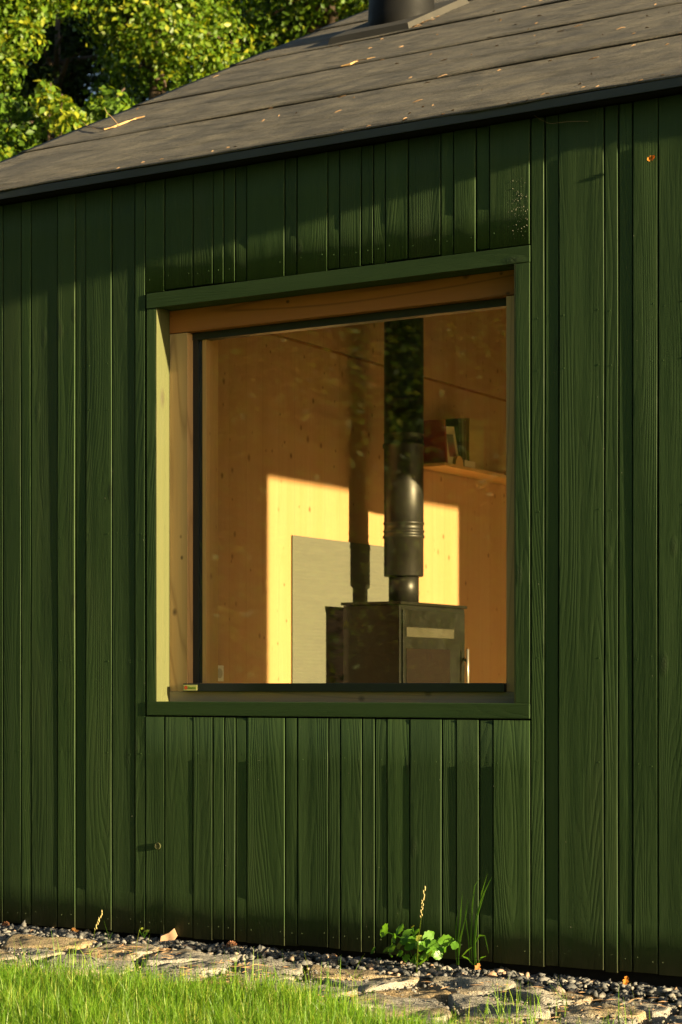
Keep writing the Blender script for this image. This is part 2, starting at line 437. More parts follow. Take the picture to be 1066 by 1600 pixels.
# full height, left of the window
L_edges = [-150, -112, -78, -40, 5, 33, 48.5, 89.5, 118, 134, 175, 210.5, 227.2]
L_offs = [1, .2, 1.4, 1.8, .6, .0, -.2, 2.2, -.9, 1.7, -1.0, .8]
row(L_edges, L_offs, 0, TOPZ, ROWS)
# right of the window
R_edges = [829.5, 851.3, 873, 944.7, 966.5, 988.5, 1028.5, 1077, 1096, 1140, 1160, 1190, 1255, 1275, 1340, 1362, 1400, 1470, 1490, 1540, 1600, 1625, 1690, 1760]
R_offs = [.6, -1.2, 1.6, .4, -1.1, 1.0, .6, -.4, 1.5, 0, 1.0, 1.6, -.8, .8, .2, 1.1, 1.4, -.5, .7, 1.5, .2, .9]
R_edges = [e for e in R_edges if wx(e) < XR]
row(R_edges, R_offs, 0, TOPZ, ROWS)
# above
A_edges = [227.2, 257.6, 301.7, 332.9, 350, 368, 385.5, 445, 464, 511.9, 530.7, 564.5, 583.4, 602, 637.8, 688.5, 708.8, 744, 765, 829.2]
A_offs = [.4, 1.0, 1.4, .9, .5, -.7, 1.5, -.4, 1.6, .4, 1.3, .6, -.5, .8, 1.4, .2, 1.6, -1.0, 2.6]
row(A_edges, A_offs, CZ1+.005, TOPZ, [2.64, 2.93])
# below
B_edges = [227.2, 257.5, 301.6, 332.8, 350.5, 368, 385.4, 445.7, 464.9, 513.6, 532, 566, 586, 604.8, 640.5, 691, 713, 749, 770.4, 829.4]
B_offs = [.9, .8, 1.5, 1.0, .3, -1.4, 1.7, .1, 1.6, .9, 1.0, .5, -.6, .2, 2.0, -.2, 1.5, -1.0, 2.4]
row(B_edges, B_offs, 0, CZ0-.006, [.05, .725])
bm = bmesh.new()
for x, y, z in nails:
    bmesh.ops.create_icosphere(bm, subdivisions=1, radius=.0030, matrix=Matrix.Translation((x, y, z)) @ Matrix.Diagonal((1, .35, 1, 1)))
o = bm_obj('nail_heads', bm, PAINT, cabin); o['kind'] = 'stuff'

# --- window
win = boxes('window', [(HX0+.045, HX0+.063, .13, .215, HZ0, HZ1), (HX1-.018, HX1, .13, .215, HZ0, HZ1), (HX0+.045, HX1, .13, .215, HZ1, HZ1+.018), (HX0+.045, HX1, .13, .215, HZ0-.018, HZ0)], PINE_L, cabin)
FY = .088
def wbox(name, *a, m=PAINT, bev=.0015):
    return box(name, *a, m, win, bev)
# casing: four stained battens round the opening, then the reveal boards
wbox('casing', CX0+.003, CX1, -.0036, .030, WZ1, CZ1, m=PAINT_H)
wbox('casing', CX0+.003, CX1, -.0032, .030, CZ0, WZ0+.001, m=PAINT_H, bev=.0035)
wbox('casing', CX0+.003, WX0-.0065, -.0012, .030, WZ0+.0015, WZ1-.0015)
wbox('casing', WX1+.0065, CX1-.001, -.0024, .030, WZ0+.0015, WZ1-.0015)
wbox('reveal_board', WX0-.006, WX0, -.0008, FY+.05, WZ0, WZ1, m=REVEAL)
wbox('reveal_board', WX1, WX1+.006, -.0018, FY+.05, WZ0, WZ1, m=REVEAL)
wbox('reveal_board', WX0, WX1, .032, FY+.05, WZ1, WZ1+.018, m=PAINT_H)
sb = wbox('reveal_board', WX0, WX1, .032, FY+.05, WZ0-.018, WZ0, m=PAINT_H)
# larch frame
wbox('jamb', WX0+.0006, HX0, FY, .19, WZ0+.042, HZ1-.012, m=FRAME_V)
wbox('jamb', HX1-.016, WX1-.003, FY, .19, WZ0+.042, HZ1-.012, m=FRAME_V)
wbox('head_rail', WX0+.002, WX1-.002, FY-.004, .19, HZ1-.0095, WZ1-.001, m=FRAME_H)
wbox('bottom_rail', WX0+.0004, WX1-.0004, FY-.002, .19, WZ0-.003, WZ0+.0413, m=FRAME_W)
# glazing gasket and bottom bar
wbox('gasket', HX0+.001, HX0+.028, FY+.038, .165, WZ0+.075, HZ1-.0115, m=BLACK, bev=.001)
wbox('gasket', HX0+.0285, HX0+.040, FY+.050, .165, WZ0+.075, HZ1-.0115, m=BLACK, bev=.001)
wbox('gasket', HX1-.0265, HX1-.0165, FY+.046, .165, WZ0+.075, HZ1-.0115, m=BLACK, bev=.001)
wbox('gasket', HX0+.001, HX1-.0165, FY+.034, .165, HZ1-.040, HZ1-.0105, m=BLACK, bev=.001)
wbox('drip_bar', HX0-.006, HX1-.014, FY-.022, .165, WZ0+.0415, WZ0+.074, m=BLACK, bev=.002)
GY = .125
wbox('glass', HX0+.030, HX1-.020, GY+.006, GY+.030, WZ0+.070, HZ1-.022, m=GLASS, bev=0)
# sticker on the bar's end: red round mark and dark lettering on yellow green
SX = HX0-.003; SZ = WZ0+.045; SY = FY-.0232
t = NT('sticker_yellow_green'); t.principled((.48, .46, .16), .4); STK = t.m
t = NT('sticker_red'); t.principled((.55, .09, .03), .4); STR = t.m
t = NT('sticker_green'); t.principled((.16, .24, .02), .4); STG = t.m
stk = box('sticker', SX, SX+.067, SY, SY+.0008, SZ, SZ+.023, STK, win)
bm = bmesh.new(); bmesh.ops.create_circle(bm, cap_ends=True, segments=20, radius=.0082, matrix=Matrix.Translation((SX+.0125, SY-.0004, SZ+.0115)) @ Matrix.Rotation(R(90), 4, 'X'))
bm_obj('round_mark', bm, STR, win)
bm = bmesh.new(); x = SX+.024; rr = random.Random(5)
while x < SX+.062:
    ww = rr.uniform(.0012, .0022); add_box(bm, x, x+ww, SY-.0006, SY-.0001, SZ+.0065, SZ+.0065+rr.choice((.0075, .008, .0115)))
    add_box(bm, x+ww, x+ww+.0014, SY-.0006, SY-.0001, SZ+.0065+rr.choice((0, .003, .006)), SZ+.0085+rr.choice((0, .003, .006))); x += .0045
bm_obj('lettering', bm, STG, win)

# --- roof
roof = mesh_obj('roof', [(-2.30, YE+.004, ZE-.012), (4.45, YE+.004, ZE-.012), (4.45, YR, zr(YR)-.012), (-2.30, YR, zr(YR)-.012), (4.45, DEP+.05, ZE-.012), (-2.30, DEP+.05, ZE-.012),
    (-2.30, YE+.004, ZE-.034), (4.45, YE+.004, ZE-.034), (4.45, .10, ZE-.034), (-2.30, .10, ZE-.034),
    (-2.30, YR, zr(YR)-.26), (4.45, YR, zr(YR)-.26), (4.45, DEP+.05, ZE-.24), (-2.30, DEP+.05, ZE-.24)],
    [(0, 1, 2, 3), (3, 2, 4, 5), (0, 6, 7, 1), (6, 9, 8, 7), (9, 10, 11, 8), (10, 13, 12, 11), (5, 4, 12, 13), (0, 3, 10, 9, 6), (3, 5, 13, 10), (1, 7, 8, 11, 2), (2, 11, 12, 4)], DARK, cabin)
def sheet(y0, y1, seed, front):
    """one roll of felt: wavy lower edge lapping over the roll below, slightly buckled"""
    r = random.Random(seed); nx = 130; ny = 10; vs = []; fs = []
    for side in (0, 1):
        for j in range(ny+1):
            for i in range(nx+1):
                x = -2.335 + (4.47+2.335)*i/nx; f = j/ny; y = y0 + (y1-y0)*f
                if j == 0: y += .010*(mnoise.noise(Vector((x*2.1, seed, 0)))) + .004*mnoise.noise(Vector((x*11, seed, 3)))
                if i == 0: x += .006*mnoise.noise(Vector((y*3, seed, 1)))
                h = .0075*(1-f) + .0010
                h += .0035*mnoise.noise(Vector((x*.9, y*3.2, seed))) + .0018*mnoise.noise(Vector((x*2.2, y*8, seed+5)))
                if j == 0: h += .004*max(0, mnoise.noise(Vector((x*1.6, seed, 7))))
                if side: h -= .0055
                vs.append((x, y - .447*h, zr(y) + .894*h))
    N = (nx+1)*(ny+1)
    def q(j, i, s=0): return s*N + j*(nx+1)+i
    for j in range(ny):
        for i in range(nx):
            fs.append((q(j, i), q(j, i+1), q(j+1, i+1), q(j+1, i)))
            fs.append((q(j, i, 1), q(j+1, i, 1), q(j+1, i+1, 1), q(j, i+1, 1)))
    for i in range(nx): fs.append((q(0, i, 1), q(0, i+1, 1), q(0, i+1), q(0, i)))
    for j in range(ny): fs.append((q(j, 0), q(j+1, 0), q(j+1, 0, 1), q(j, 0, 1)))
    o = mesh_obj('felt_sheet', vs, fs, FELT, roof, True)
    return o
seams = [YE-.006, .885, 1.79, 2.695, 3.60, 4.50]
for i, (a, b) in enumerate(zip(seams, seams[1:]+[YR])): sheet(a, b+.03 if i < 5 else YR, i*3.7+1, i == 0)
# far slope, one plain sheet
mesh_obj('felt_sheet', [(-2.33, YR, zr(YR)+.004), (4.47, YR, zr(YR)+.004), (4.47, DEP+.06, ZE+.004), (-2.33, DEP+.06, ZE+.004)], [(0, 1, 2, 3)], FELT, roof)
# drip edges
bm = bmesh.new()
add_box(bm, -2.336, 4.47, YE-.006, YE+.002, ZE-.031, ZE-.001, .0012); add_box(bm, -2.336, 4.47, YE-.010, YE-.0062, ZE-.033, ZE-.029)
bm_obj('drip_edge', bm, DRIP, roof)
mesh_obj('verge_board', [(-2.333, YE, ZE-.006), (-2.333, YR, zr(YR)-.006), (-2.333, YR, zr(YR)-.20), (-2.333, YE, ZE-.20), (-2.303, YE, ZE-.006), (-2.303, YR, zr(YR)-.006), (-2.303, YR, zr(YR)-.20), (-2.303, YE, ZE-.20)],
    [(0, 1, 2, 3), (4, 7, 6, 5), (0, 4, 5, 1), (3, 2, 6, 7), (0, 3, 7, 4)], DRIP, roof)

# --- gable walls, back wall, floor
def gable(name, x0, x1, m, hole=None, hole2=None, par=cabin):
    bm = bmesh.new(); y0, y1 = .216, DEP-.2
    def prism(P):
        a = [bm.verts.new((x0, y, z)) for y, z in P]; b = [bm.verts.new((x1, y, z)) for y, z in P]
        bm.faces.new(a); bm.faces.new(b[::-1])
        for k in range(len(P)): bm.faces.new((a[k], b[k], b[(k+1) % len(P)], a[(k+1) % len(P)]))
    def zt(y): return (zr(y) if y < YR else zr(2*YR-y)) - .20
    if hole is None:
        prism([(y0, -.2), (y1, -.2), (y1, zt(y1)), (YR, zt(YR)), (y0, zt(y0))])
    else:
        h0, h1, hz0, hz1 = hole
        prism([(y0, -.2), (h0, -.2), (h0, zt(h0)), (y0, zt(y0))])
        g0, g1, gz0, gz1 = hole2
        prism([(h1, -.2), (g0, -.2), (g0, zt(g0)), (YR, zt(YR)), (h1, zt(h1))]); prism([(g1, -.2), (y1, -.2), (y1, zt(y1)), (g1, zt(g1))])
        prism([(g0, -.2), (g1, -.2), (g1, gz0), (g0, gz0)]); prism([(g0, gz1), (g1, gz1), (g1, zt(g1)), (g0, zt(g0))])
        prism([(h0, -.2), (h1, -.2), (h1, hz0), (h0, hz0)])
        prism([(h0, hz1), (h1, hz1), (h1, zt(h1)), (h0, zt(h0))])
    bmesh.ops.recalc_face_normals(bm, faces=bm.faces)
    return bm_obj(name, bm, m, par)
# left gable: two panels with an open joint at 2.91 m
GX = -1.95
bm = bmesh.new(); add_box(bm, GX-.14, GX, .217, DEP-.2, -.2, 2.902)
gp = bm_obj('gable_panel', bm, CLT, cabin)
box('joint_strip', GX-.13, GX-.010, .22, DEP-.22, 2.9025, 2.9175, FRAME_H, cabin)
P = [(.217, 2.914), (DEP-.2, 2.914), (YR, zr(YR)-.20)]; P.insert(0, (.217, zr(.217)-.20)); P = [(.217, 2.918), (DEP-.2, 2.918), (DEP-.2, zr(.15)-.2), (YR, zr(YR)-.2), (.217, zr(.217)-.2)]
bm = bmesh.new(); a = [bm.verts.new((GX-.14, y, z)) for y, z in P]; b = [bm.verts.new((GX+.0015, y, z)) for y, z in P]
bm.faces.new(a); bm.faces.new(b[::-1])
for k in range(5): bm.faces.new((a[k], b[k], b[(k+1) % 5], a[(k+1) % 5]))
bmesh.ops.recalc_face_normals(bm, faces=bm.faces); bm_obj('gable_panel', bm, CLT, cabin)
gable('gable_cladding', GX-.185, GX-.145, PAINT)
GR = XR - .05
OY0, OY1, OZ1 = 2.474-SR*(GR-GX), 4.767-SR*(GR-GX), 2.151+ST*(GR-GX)
gable('gable_wall', GR-.14, GR, CLT, (OY0, OY1, .12, OZ1), (5.45, 8.3, .12, 2.6))
box('back_wall', XL+.2, GR, DEP-.2, DEP-.05, -.2, zr(.1)-.2, CLT, cabin)
box('floor', XL+.2, GR, .22, DEP-.2, .02, .10, FLOORM, cabin)
# glazing of the far gable door
gd = boxes('gable_door', [(GR-.10, GR-.05, OY0, OY0+.03, .12, OZ1), (GR-.10, GR-.05, OY1-.03, OY1, .12, OZ1), (GR-.10, GR-.05, OY0, OY1, OZ1-.03, OZ1), (GR-.10, GR-.05, OY0, OY1, .12, .16)], BLACK, cabin)
gw = boxes('fill_opening', [(GR-.10, GR-.05, 5.45, 5.48, .12, 2.6), (GR-.10, GR-.05, 8.27, 8.3, .12, 2.6), (GR-.10, GR-.05, 5.48, 8.27, 2.57, 2.6), (GR-.10, GR-.05, 5.48, 8.27, .12, .15)], BLACK, cabin)  # extra opening added out of view, its sunlight brightens the room
box('glass', GR-.078, GR-.070, 5.481, 8.269, .151, 2.569, GLASS, gw)
box('glass', GR-.078, GR-.070, OY0+.031, OY1-.031, .161, OZ1-.031, GLASS, gd)

# --- flue on the roof
PX, PY = -1.640, 3.455
FX, FLY = -1.475, 3.13
fl = empty('roof_flue', (FX, FLY, zr(FLY))); tag(fl, 'tapered black metal chimney flue rising from the felt roof', 'chimney')
bm = bmesh.new()
lathe(bm, [(.205, -.16), (.186, .02), (.178, .22), (.172, .55), (.17, 1.1)], seg=56)
bm_obj('flue_pipe', bm, mat_plain('matt_black_flue', (.006, .006, .006), .65, 0, .15, .2, 200, .0003), fl, True)
bm = bmesh.new()
Q = [(-.27, -.36), (.25, -.36), (.25, .36), (-.27, .36)]; h = .038
lo = [bm.verts.new((x, y, SL*y - .01)) for x, y in Q]; hi = [bm.verts.new((x*.93, y*.93 - .447*h, SL*y*.93 + .894*h)) for x, y in Q]
bm.faces.new(hi)
for k in range(4): bm.faces.new((lo[k], lo[(k+1) % 4], hi[(k+1) % 4], hi[k]))
bmesh.ops.recalc_face_normals(bm, faces=bm.faces)
bm_obj('flashing_base', bm, mat_plain('dark_flashing_felt', (.045, .042, .036), .85, 0, .2, .3, 200, .002), fl)
bm = bmesh.new(); lathe(bm, [(.173, .72), (.180, .725), (.180, .76), (.173, .765)], seg=40); bm_obj('clamp_ring', bm, FLUE, fl, True)

# ------------------------------------------------------------------ things inside
st = empty('wood_stove', ((-1.459-1.822)/2, (3.08+3.864)/2, .10)); tag(st, 'black wood burning stove with a glass door, standing behind the window', 'stove')
def sbox(name, x0, x1, y0, y1, z0, z1, m, bev=.002, par=st):
    c = st.location; return box(name, x0-c.x, x1-c.x, y0-c.y, y1-c.y, z0-c.z, z1-c.z, m, par, bev)
sbox('body', -1.822, -1.459, 3.08, 3.864, .45, 1.452, STOVE, .004)
sbox('plinth', -1.80, -1.49, 3.13, 3.81, .101, .45, STOVE, .004)
sbox('top_plate', -1.832, -1.445, 3.07, 3.874, 1.454, 1.470, STOVE, .002)
fd = sbox('door', -1.457, -1.446, 3.10, 3.845, .55, 1.425, STOVE, .003)
t = NT('stove_glass'); t.principled((.012, .010, .008), .06, spec=.9); SG = t.m
yA = on_x(636, 1000, -1.44).y; yB = on_x(710, 1000, -1.44).y
zA = on_x(640, 980, -1.44).z; zB = on_x(640, 995, -1.44).z
sbox('air_slot', -1.4455, -1.441, yA, yB, zB, zA, mat_plain('dull_steel', (.040, .037, .020), .5, 0), .0006)
sbox('door_glass', -1.4455, -1.4415, yA, on_x(704, 1000, -1.44).y, .62, 1.21, SG, .001)
bm = bmesh.new()
hy = on_x(731, 1030, -1.40).y; c = st.location
tube(bm, [(-1.40-c.x, hy-c.y, .95-c.z), (-1.40-c.x, hy-c.y, 1.215-c.z)], .008, 8)
bm_obj('handle', bm, PALE_STEEL, st, True)
bm = bmesh.new(); tube(bm, [(-1.452-c.x, 3.83-c.y, 1.165-c.z), (-1.40-c.x, hy-c.y, 1.14-c.z)], .008, 6); bm_obj('handle_arm', bm, STOVE, st)
fp = (PX-c.x, PY-c.y, -c.z)
bm = bmesh.new(); lathe(bm, [(.087, 1.470), (.087, 1.66)], fp, 48); bm_obj('flue_collar', bm, FLUE, st, True).data.shade_smooth()
R0 = .114
prof = [(.088, 1.628), (R0-.004, 1.628), (R0, 1.634), (R0, 1.846), (R0+.006, 1.850), (R0+.006, 1.862), (R0+.001, 1.866), (R0+.001, 1.880), (R0+.005, 1.884), (R0+.005, 1.892), (R0, 1.896), (R0, 1.925), (R0+.004, 1.928), (R0+.004, 1.938), (R0, 1.942),
        (R0, 2.372), (R0+.005, 2.376), (R0+.005, 2.392), (R0, 2.396), (R0, 2.44), (R0+.002, 2.442), (R0+.002, 2.448), (R0, 2.45), (R0, 4.55)]
bm = bmesh.new(); lathe(bm, prof, fp, 64); bm_obj('flue_pipe', bm, FLUE, st, True)
bm = bmesh.new(); add_box(bm, fp[0]-.128, fp[0]-.10, fp[1]-.02, fp[1]+.01, 2.372+fp[2], 2.396+fp[2]); bm_obj('clamp_screw', bm, FLUE, st)
bm = bmesh.new(); add_box(bm, fp[0]-.128, fp[0]-.10, fp[1]-.02, fp[1]+.01, 1.850+fp[2], 1.866+fp[2]); bm_obj('clamp_screw', bm, FLUE, st)
# heat shield
t = NT('brushed_steel_sheet'); P = t.coords(0)
ln = t.noise(t.map(P, (3, 3, 90)), 1, 3, .6)
sx = t.add('ShaderNodeSeparateXYZ'); t.lk(P, sx.inputs[0])
ribs = t.math('ABSOLUTE', t.math('SINE', t.math('MULTIPLY', sx.outputs[2], 160)))
cc = t.mix(ln, (.085, .088, .066), (.115, .118, .090)); t.principled(cc, .55, t.bump(ribs, .0006, .6), spec=.35, metal=0); SHEET = t.m
hs = box('heat_shield', GX+.006, GX+.010, 2.733, 4.19, .45, 1.832, SHEET); tag(hs, 'pale metal heat shield sheet on the pine wall behind the stove', 'heat shield')
# socket
so_ = empty('wall_socket', (GX, 1.998, 1.066)); tag(so_, 'white power socket low on the pine wall', 'socket')
box('cover_plate', 0, .010, -.062, .062, -.041, .041, WHITE, so_, .002)
bm = bmesh.new(); bmesh.ops.create_cone(bm, cap_ends=True, segments=24, radius1=.026, radius2=.026, depth=.004, matrix=Matrix.Translation((.0105, .022, 0)) @ Matrix.Rotation(R(90), 4, 'Y'))
bm_obj('socket_insert', bm, mat_plain('grey_plastic', (.35, .34, .30), .5), so_)
# shelf
shf = box('wall_shelf', GX+.002, GX+.202, 4.168, 5.95, 2.343, 2.363, PINE, None, .001); tag(shf, 'thin pine shelf on the wall to the right of the stove pipe', 'shelf')
ZS = 2.364
def book(x, y, wd, dp, ht, lean, col, label, turn=0, cover=None, tilt=0):
    """pages block inside a cover; the spine or the front faces the room (+X)"""
    e = empty('book', (x, y, ZS)); tag(e, label, 'book', 'books on the pine shelf')
    e.rotation_euler = (R(lean), R(tilt), R(turn))
    cm = mat_plain('cover_' + label.split()[0], col, .5, 0, .4, .15)
    bm = bmesh.new()
    add_box(bm, -dp, 0, 0, .003, 0, ht); add_box(bm, -dp, 0, wd-.003, wd, 0, ht); add_box(bm, -.003, 0, .0031, wd-.0031, 0, ht)
    bm_obj('cover', bm, cm, e)
    bm = bmesh.new(); add_box(bm, -dp+.004, -.0035, .0032, wd-.0032, .003, ht-.003); bm_obj('pages', bm, WHITE, e)
    return e
book(-1.775, 4.235, .022, .16, .27, 6, (.22, .020, .008), 'red book leaning at the left end of the pine shelf')
# framed card, leaning back
fr_ = empty('picture_card', (-1.775, 4.262, ZS)); tag(fr_, 'small pale framed picture leaning on books on the shelf', 'picture'); fr_.rotation_euler = (R(5), R(-7), 0)
box('mount', -.006, 0, 0, .158, 0, .235, mat_plain('pale_card', (.50, .42, .22), .6, 0, .3, .08), fr_, .001)
t = NT('picture_print'); P = t.coords(0); n = t.noise(P, 28, 4, .7)
sx = t.add('ShaderNodeSeparateXYZ'); t.lk(P, sx.inputs[0])
low = t.ramp(sx.outputs[2], [(.05, 1.0), (.10, 0.0)])
c_ = t.mix(low, t.mix(n, (.05, .06, .03), (.22, .20, .12)), t.mix(n, (.28, .05, .03), (.24, .16, .10))); t.principled(c_, .5)
box('print', .0003, .0014, .034, .124, .045, .185, t.m, fr_)
book(-1.785, 4.435, .036, .17, .300, 3.5, (.030, .038, .032), 'dark slate book between the framed picture and the brown books')
book(-1.785, 4.474, .030, .17, .305, 3, (.12, .12, .07), 'olive book next to the dark slate book')
book(-1.785, 4.507, .030, .17, .300, 2.5, (.11, .075, .035), 'brown book against the large pale volume')
book(-1.775, 4.545, .200, .16, .315, 0, (.36, .26, .10), 'large pale tan volume at the right of the books')
bm = bmesh.new()
pts = []
for k in range(9):
    a = math.pi*k/8; pts.append((-.05*math.cos(a)*.9, .045*math.sin(a)))
for yy in (0, 1):
    pass
fa = [bm.verts.new((.0, -.052*math.cos(math.pi*k/10), .060*math.sin(math.pi*k/10))) for k in range(11)]
fb = [bm.verts.new((-.03, -.052*math.cos(math.pi*k/10), .060*math.sin(math.pi*k/10))) for k in range(11)]
bm.faces.new(fa); bm.faces.new(fb[::-1])
for k in range(10): bm.faces.new((fa[k], fb[k], fb[k+1], fa[k+1]))
bm.faces.new((fa[10], fb[10], fb[0], fa[0]))
o = bm_obj('wooden_half_round', bm, PINE, None, False, (-1.755, 4.375, ZS)); tag(o, 'small half round wooden ornament in front of the framed picture', 'ornament')
o = box('folded_card', -1.790, -1.752, 4.440, 4.585, ZS+.001, ZS+.042, mat_plain('pale_paper', (.50, .42, .26), .7), None, .004); tag(o, 'small pale box lying in front of the dark books on the shelf', 'box')

# pendant lamp added out of view to cast the rounded shadow on the pine wall
pl = empty('shadow_lamp', (.45, 3.56, 2.62)); tag(pl, 'round white paper pendant lamp added unseen to cast a shadow on the pine wall', 'lamp')
bm = bmesh.new(); lathe(bm, [(.05, -.20), (.20, -.185), (.29, -.12), (.33, -.02), (.30, .12), (.20, .22), (.05, .26)], seg=40); bm_obj('shade', bm, WHITE, pl, True)
bm = bmesh.new(); tube(bm, [(0, 0, .26), (0, 0, 1.5)], .004, 6); bm_obj('cord', bm, BLACK, pl)

# ------------------------------------------------------------------ canopy added out of view: its edge shades the upper facade
def up_sun(x, z, d): return Vector((x + d, -SR*d, z + ST*d))
P1 = up_sun(.98, 2.893, 1.1); P2 = up_sun(-2.7, 2.50, 6.6); P3 = up_sun(-2.7, 2.893, 6.6)
cn = empty('sun_blocker', (2.05, -.1, 3.0)); tag(cn, 'narrow dark wedge shaped canopy added out of view to shade the upper facade', 'blocker')
c0 = cn.location
def cl(p): return p - c0
tk = Vector((0, .03, 0))
vs = [cl(P1), cl(P2), cl(P3), cl(P1)+tk, cl(P2)+tk, cl(P3)+tk]
mesh_obj('blocker_board', vs, [(0, 1, 2), (3, 5, 4), (0, 3, 4, 1), (1, 4, 5, 2), (2, 5, 3, 0)], DRIP, cn)
bm = bmesh.new(); p = cl(P2); tube(bm, [(p.x, p.y+.02, -c0.z-.1), (p.x, p.y+.02, p.z+.1)], .03, 8); bm_obj('post', bm, FRAME_V, cn)

# ------------------------------------------------------------------ small things on the facade
kx = on_y(247, 1322, -.002)
bm = bmesh.new(); lathe(bm, [(.0132, 0), (.0140, .003), (.0125, .0044), (.0118, .0036), (.001, .0036)], seg=24)
o = bm_obj('nail_cap', bm, REVEAL, None, False, (kx.x, -.0015, kx.z)); o.rotation_euler = (R(90), 0, 0); tag(o, 'small round pale cap on a board low left of the window', 'cap')
lp = on_y(1018, 247, -.012)
def leaf_obj(name, loc, size, m, rot, seed, label, cat, grp=None, curl=.35):
    r = random.Random(seed); bm = bmesh.new(); n = 6; L = []
    for j in range(n+1):
        f = j/n; wd = size*(.40 if j % 2 else .20)*math.sin(math.pi*min(1, f*.93+.05))**.8*r.uniform(.8, 1.2)
        z = curl*size*(f-.5)**2*2
        L.append([bm.verts.new((-wd, (f-.5)*size, z+wd*.35+r.uniform(-.05, .05)*size)), bm.verts.new((0, (f-.5)*size, z)), bm.verts.new((wd, (f-.5)*size, z+wd*.35+r.uniform(-.05, .05)*size))])
    for a, b in zip(L, L[1:]):
        for k in (0, 1): bm.faces.new((a[k], a[k+1], b[k+1], b[k]))
    bmesh.ops.solidify(bm, geom=bm.faces[:], thickness=size*.02)
    o = bm_obj(name, bm, m, None, False, loc); o.rotation_euler = rot; tag(o, label, cat, grp); return o
leaf_obj('dry_leaf', (lp.x, -.010, lp.z), .030, ORANGE, (R(95), R(70), R(10)), 3, 'tiny orange dry leaf stuck to a board high on the right', 'leaf')
# spatter of pale flecks
bm = bmesh.new(); r = random.Random(9)
for k in range(110):
    px = 812 + r.gauss(0, 9); py = 318 + r.gauss(0, 36)
    if px > 826.5 or py < 268 or py > 378: continue
    p = on_y(px, py, -.0028); s = r.choice((.0007, .0009, .0012, .0018))
    bmesh.ops.create_icosphere(bm, subdivisions=1, radius=s, matrix=Matrix.Translation((p.x, -.0036, p.z)) @ Matrix.Diagonal((1, .5, 1, 1)))
for k in range(90):
    px = r.uniform(20, 1050); py = r.uniform(300, 1450)
    if 228 < px < 829 and 383 < py < 1124: continue
    p = on_y(px, py, -.002)
    if p.z > 2.9 or p.z < .02: continue
    bmesh.ops.create_icosphere(bm, subdivisions=1, radius=r.choice((.0006, .0008, .0011)), matrix=Matrix.Translation((p.x, -.0030, p.z)))
o = bm_obj('pale_flecks', bm, mat_plain('pale_fleck', (.22, .21, .15), .8)); tag(o, 'pale paint flecks scattered on the green boards', 'flecks', kind='stuff')
# cobweb thread under the eave
bm = bmesh.new(); pts = []
for k in range(19):
    px = 822 + 95*k/18; py = 170 + 24*math.sin(math.pi*min(1, k/9)/2) - (6*math.sin((k-7)/11*math.pi/2) if k > 7 else 0)
    q = on_y(px, py, -.02); pts.append((q.x, -.006-.03*math.sin(math.pi*k/18)*.5, q.z))
tube(bm, pts, .0007, 4); o = bm_obj('cobweb_thread', bm, STRAW); tag(o, 'thin cobweb thread sagging under the eave at the right', 'thread')

# ------------------------------------------------------------------ litter on the roof
def rp(x, y, lift=.012):
    d = ray(x, y); t = (ZE + SL*(CAM.y-YE) - CAM.z)/(d.z - SL*d.y); p = CAM + d*t
    return p + Vector((0, -.447, .894))*lift
tw = empty('forked_twig', rp(180, 210)); tag(tw, 'long forked pale twig lying near the left edge of the roof', 'twig')
bm = bmesh.new(); c = Vector(tw.location)
pa = [(126, 192), (138, 202), (150, 206), (165, 207), (180, 203), (200, 195), (214, 190), (227, 187)]
tube(bm, [rp(x, y, .016) - c for x, y in pa], [.0015, .002, .003, .004, .0045, .0045, .004, .003], 5)
bm_obj('stem', bm, TWIG, tw)
bm = bmesh.new(); tube(bm, [rp(187, 201, .016)-c, rp(178, 193, .03)-c, rp(170, 188, .04)-c, rp(167, 182, .05)-c], [.0025, .002, .0015, .001], 4); bm_obj('side_shoot', bm, TWIG, tw)
tw = empty('broken_twig', rp(565, 100)); tag(tw, 'short broken twig on the roof left of the flue', 'twig')
bm = bmesh.new(); c = Vector(tw.location)
tube(bm, [rp(x, y, .012)-c for x, y in [(534, 107), (548, 104), (560, 98)]], [.003, .005, .003], 5)
tube(bm, [rp(x, y, .016)-c for x, y in [(556, 100), (575, 97), (588, 94)]], [.0015, .0025, .0012], 5); bm_obj('stem', bm, TWIG, tw)
bm = bmesh.new(); r = random.Random(21)
def scrap(px, py, L=None):
    p = rp(px, py, .008); a = r.gauss(.1, .45); L = L or abs(r.gauss(.016, .016))+.005
    d = Vector((math.cos(a), .894*math.sin(a), .447*math.sin(a))); n = Vector((0, -.447, .894)); s = d.cross(n)
    wd = L*r.uniform(.06, .22)
    pts = [p - d*L/2, p + s*wd/2 + n*.004, p + d*L/2 + n*r.uniform(0, .005), p - s*wd/2]
    v = [bm.verts.new(q) for q in pts]; bm.faces.new(v)
    v2 = [bm.verts.new(q - n*.0015) for q in pts]; bm.faces.new(v2[::-1])
    for k in range(4): bm.faces.new((v[k], v2[k], v2[(k+1) % 4], v[(k+1) % 4]))
for k in range(330):
    px = r.uniform(20, 1066); py = r.uniform(0, 280)
    if py > 300 - .168*px - 12 or py < 250 - .41*px: continue
    if px < 500 and r.random() < .6: continue
    if r.random() < (py/260): continue
    scrap(px, py)
for k in range(260):
    f = r.random(); px = 640 + 70*f + r.gauss(0, 3); py = 42 - 38*f + r.gauss(0, 2) + 3; scrap(px, py, abs(r.gauss(.03, .02))+.01)
for k in range(26):
    px = r.uniform(60, 1066); scrap(px, 296-.168*px - r.uniform(-3, 3), .02)
o = bm_obj('roof_litter', bm, STRAW); tag(o, 'dry needles and leaf scraps scattered over the felt roof', 'litter', kind='stuff')
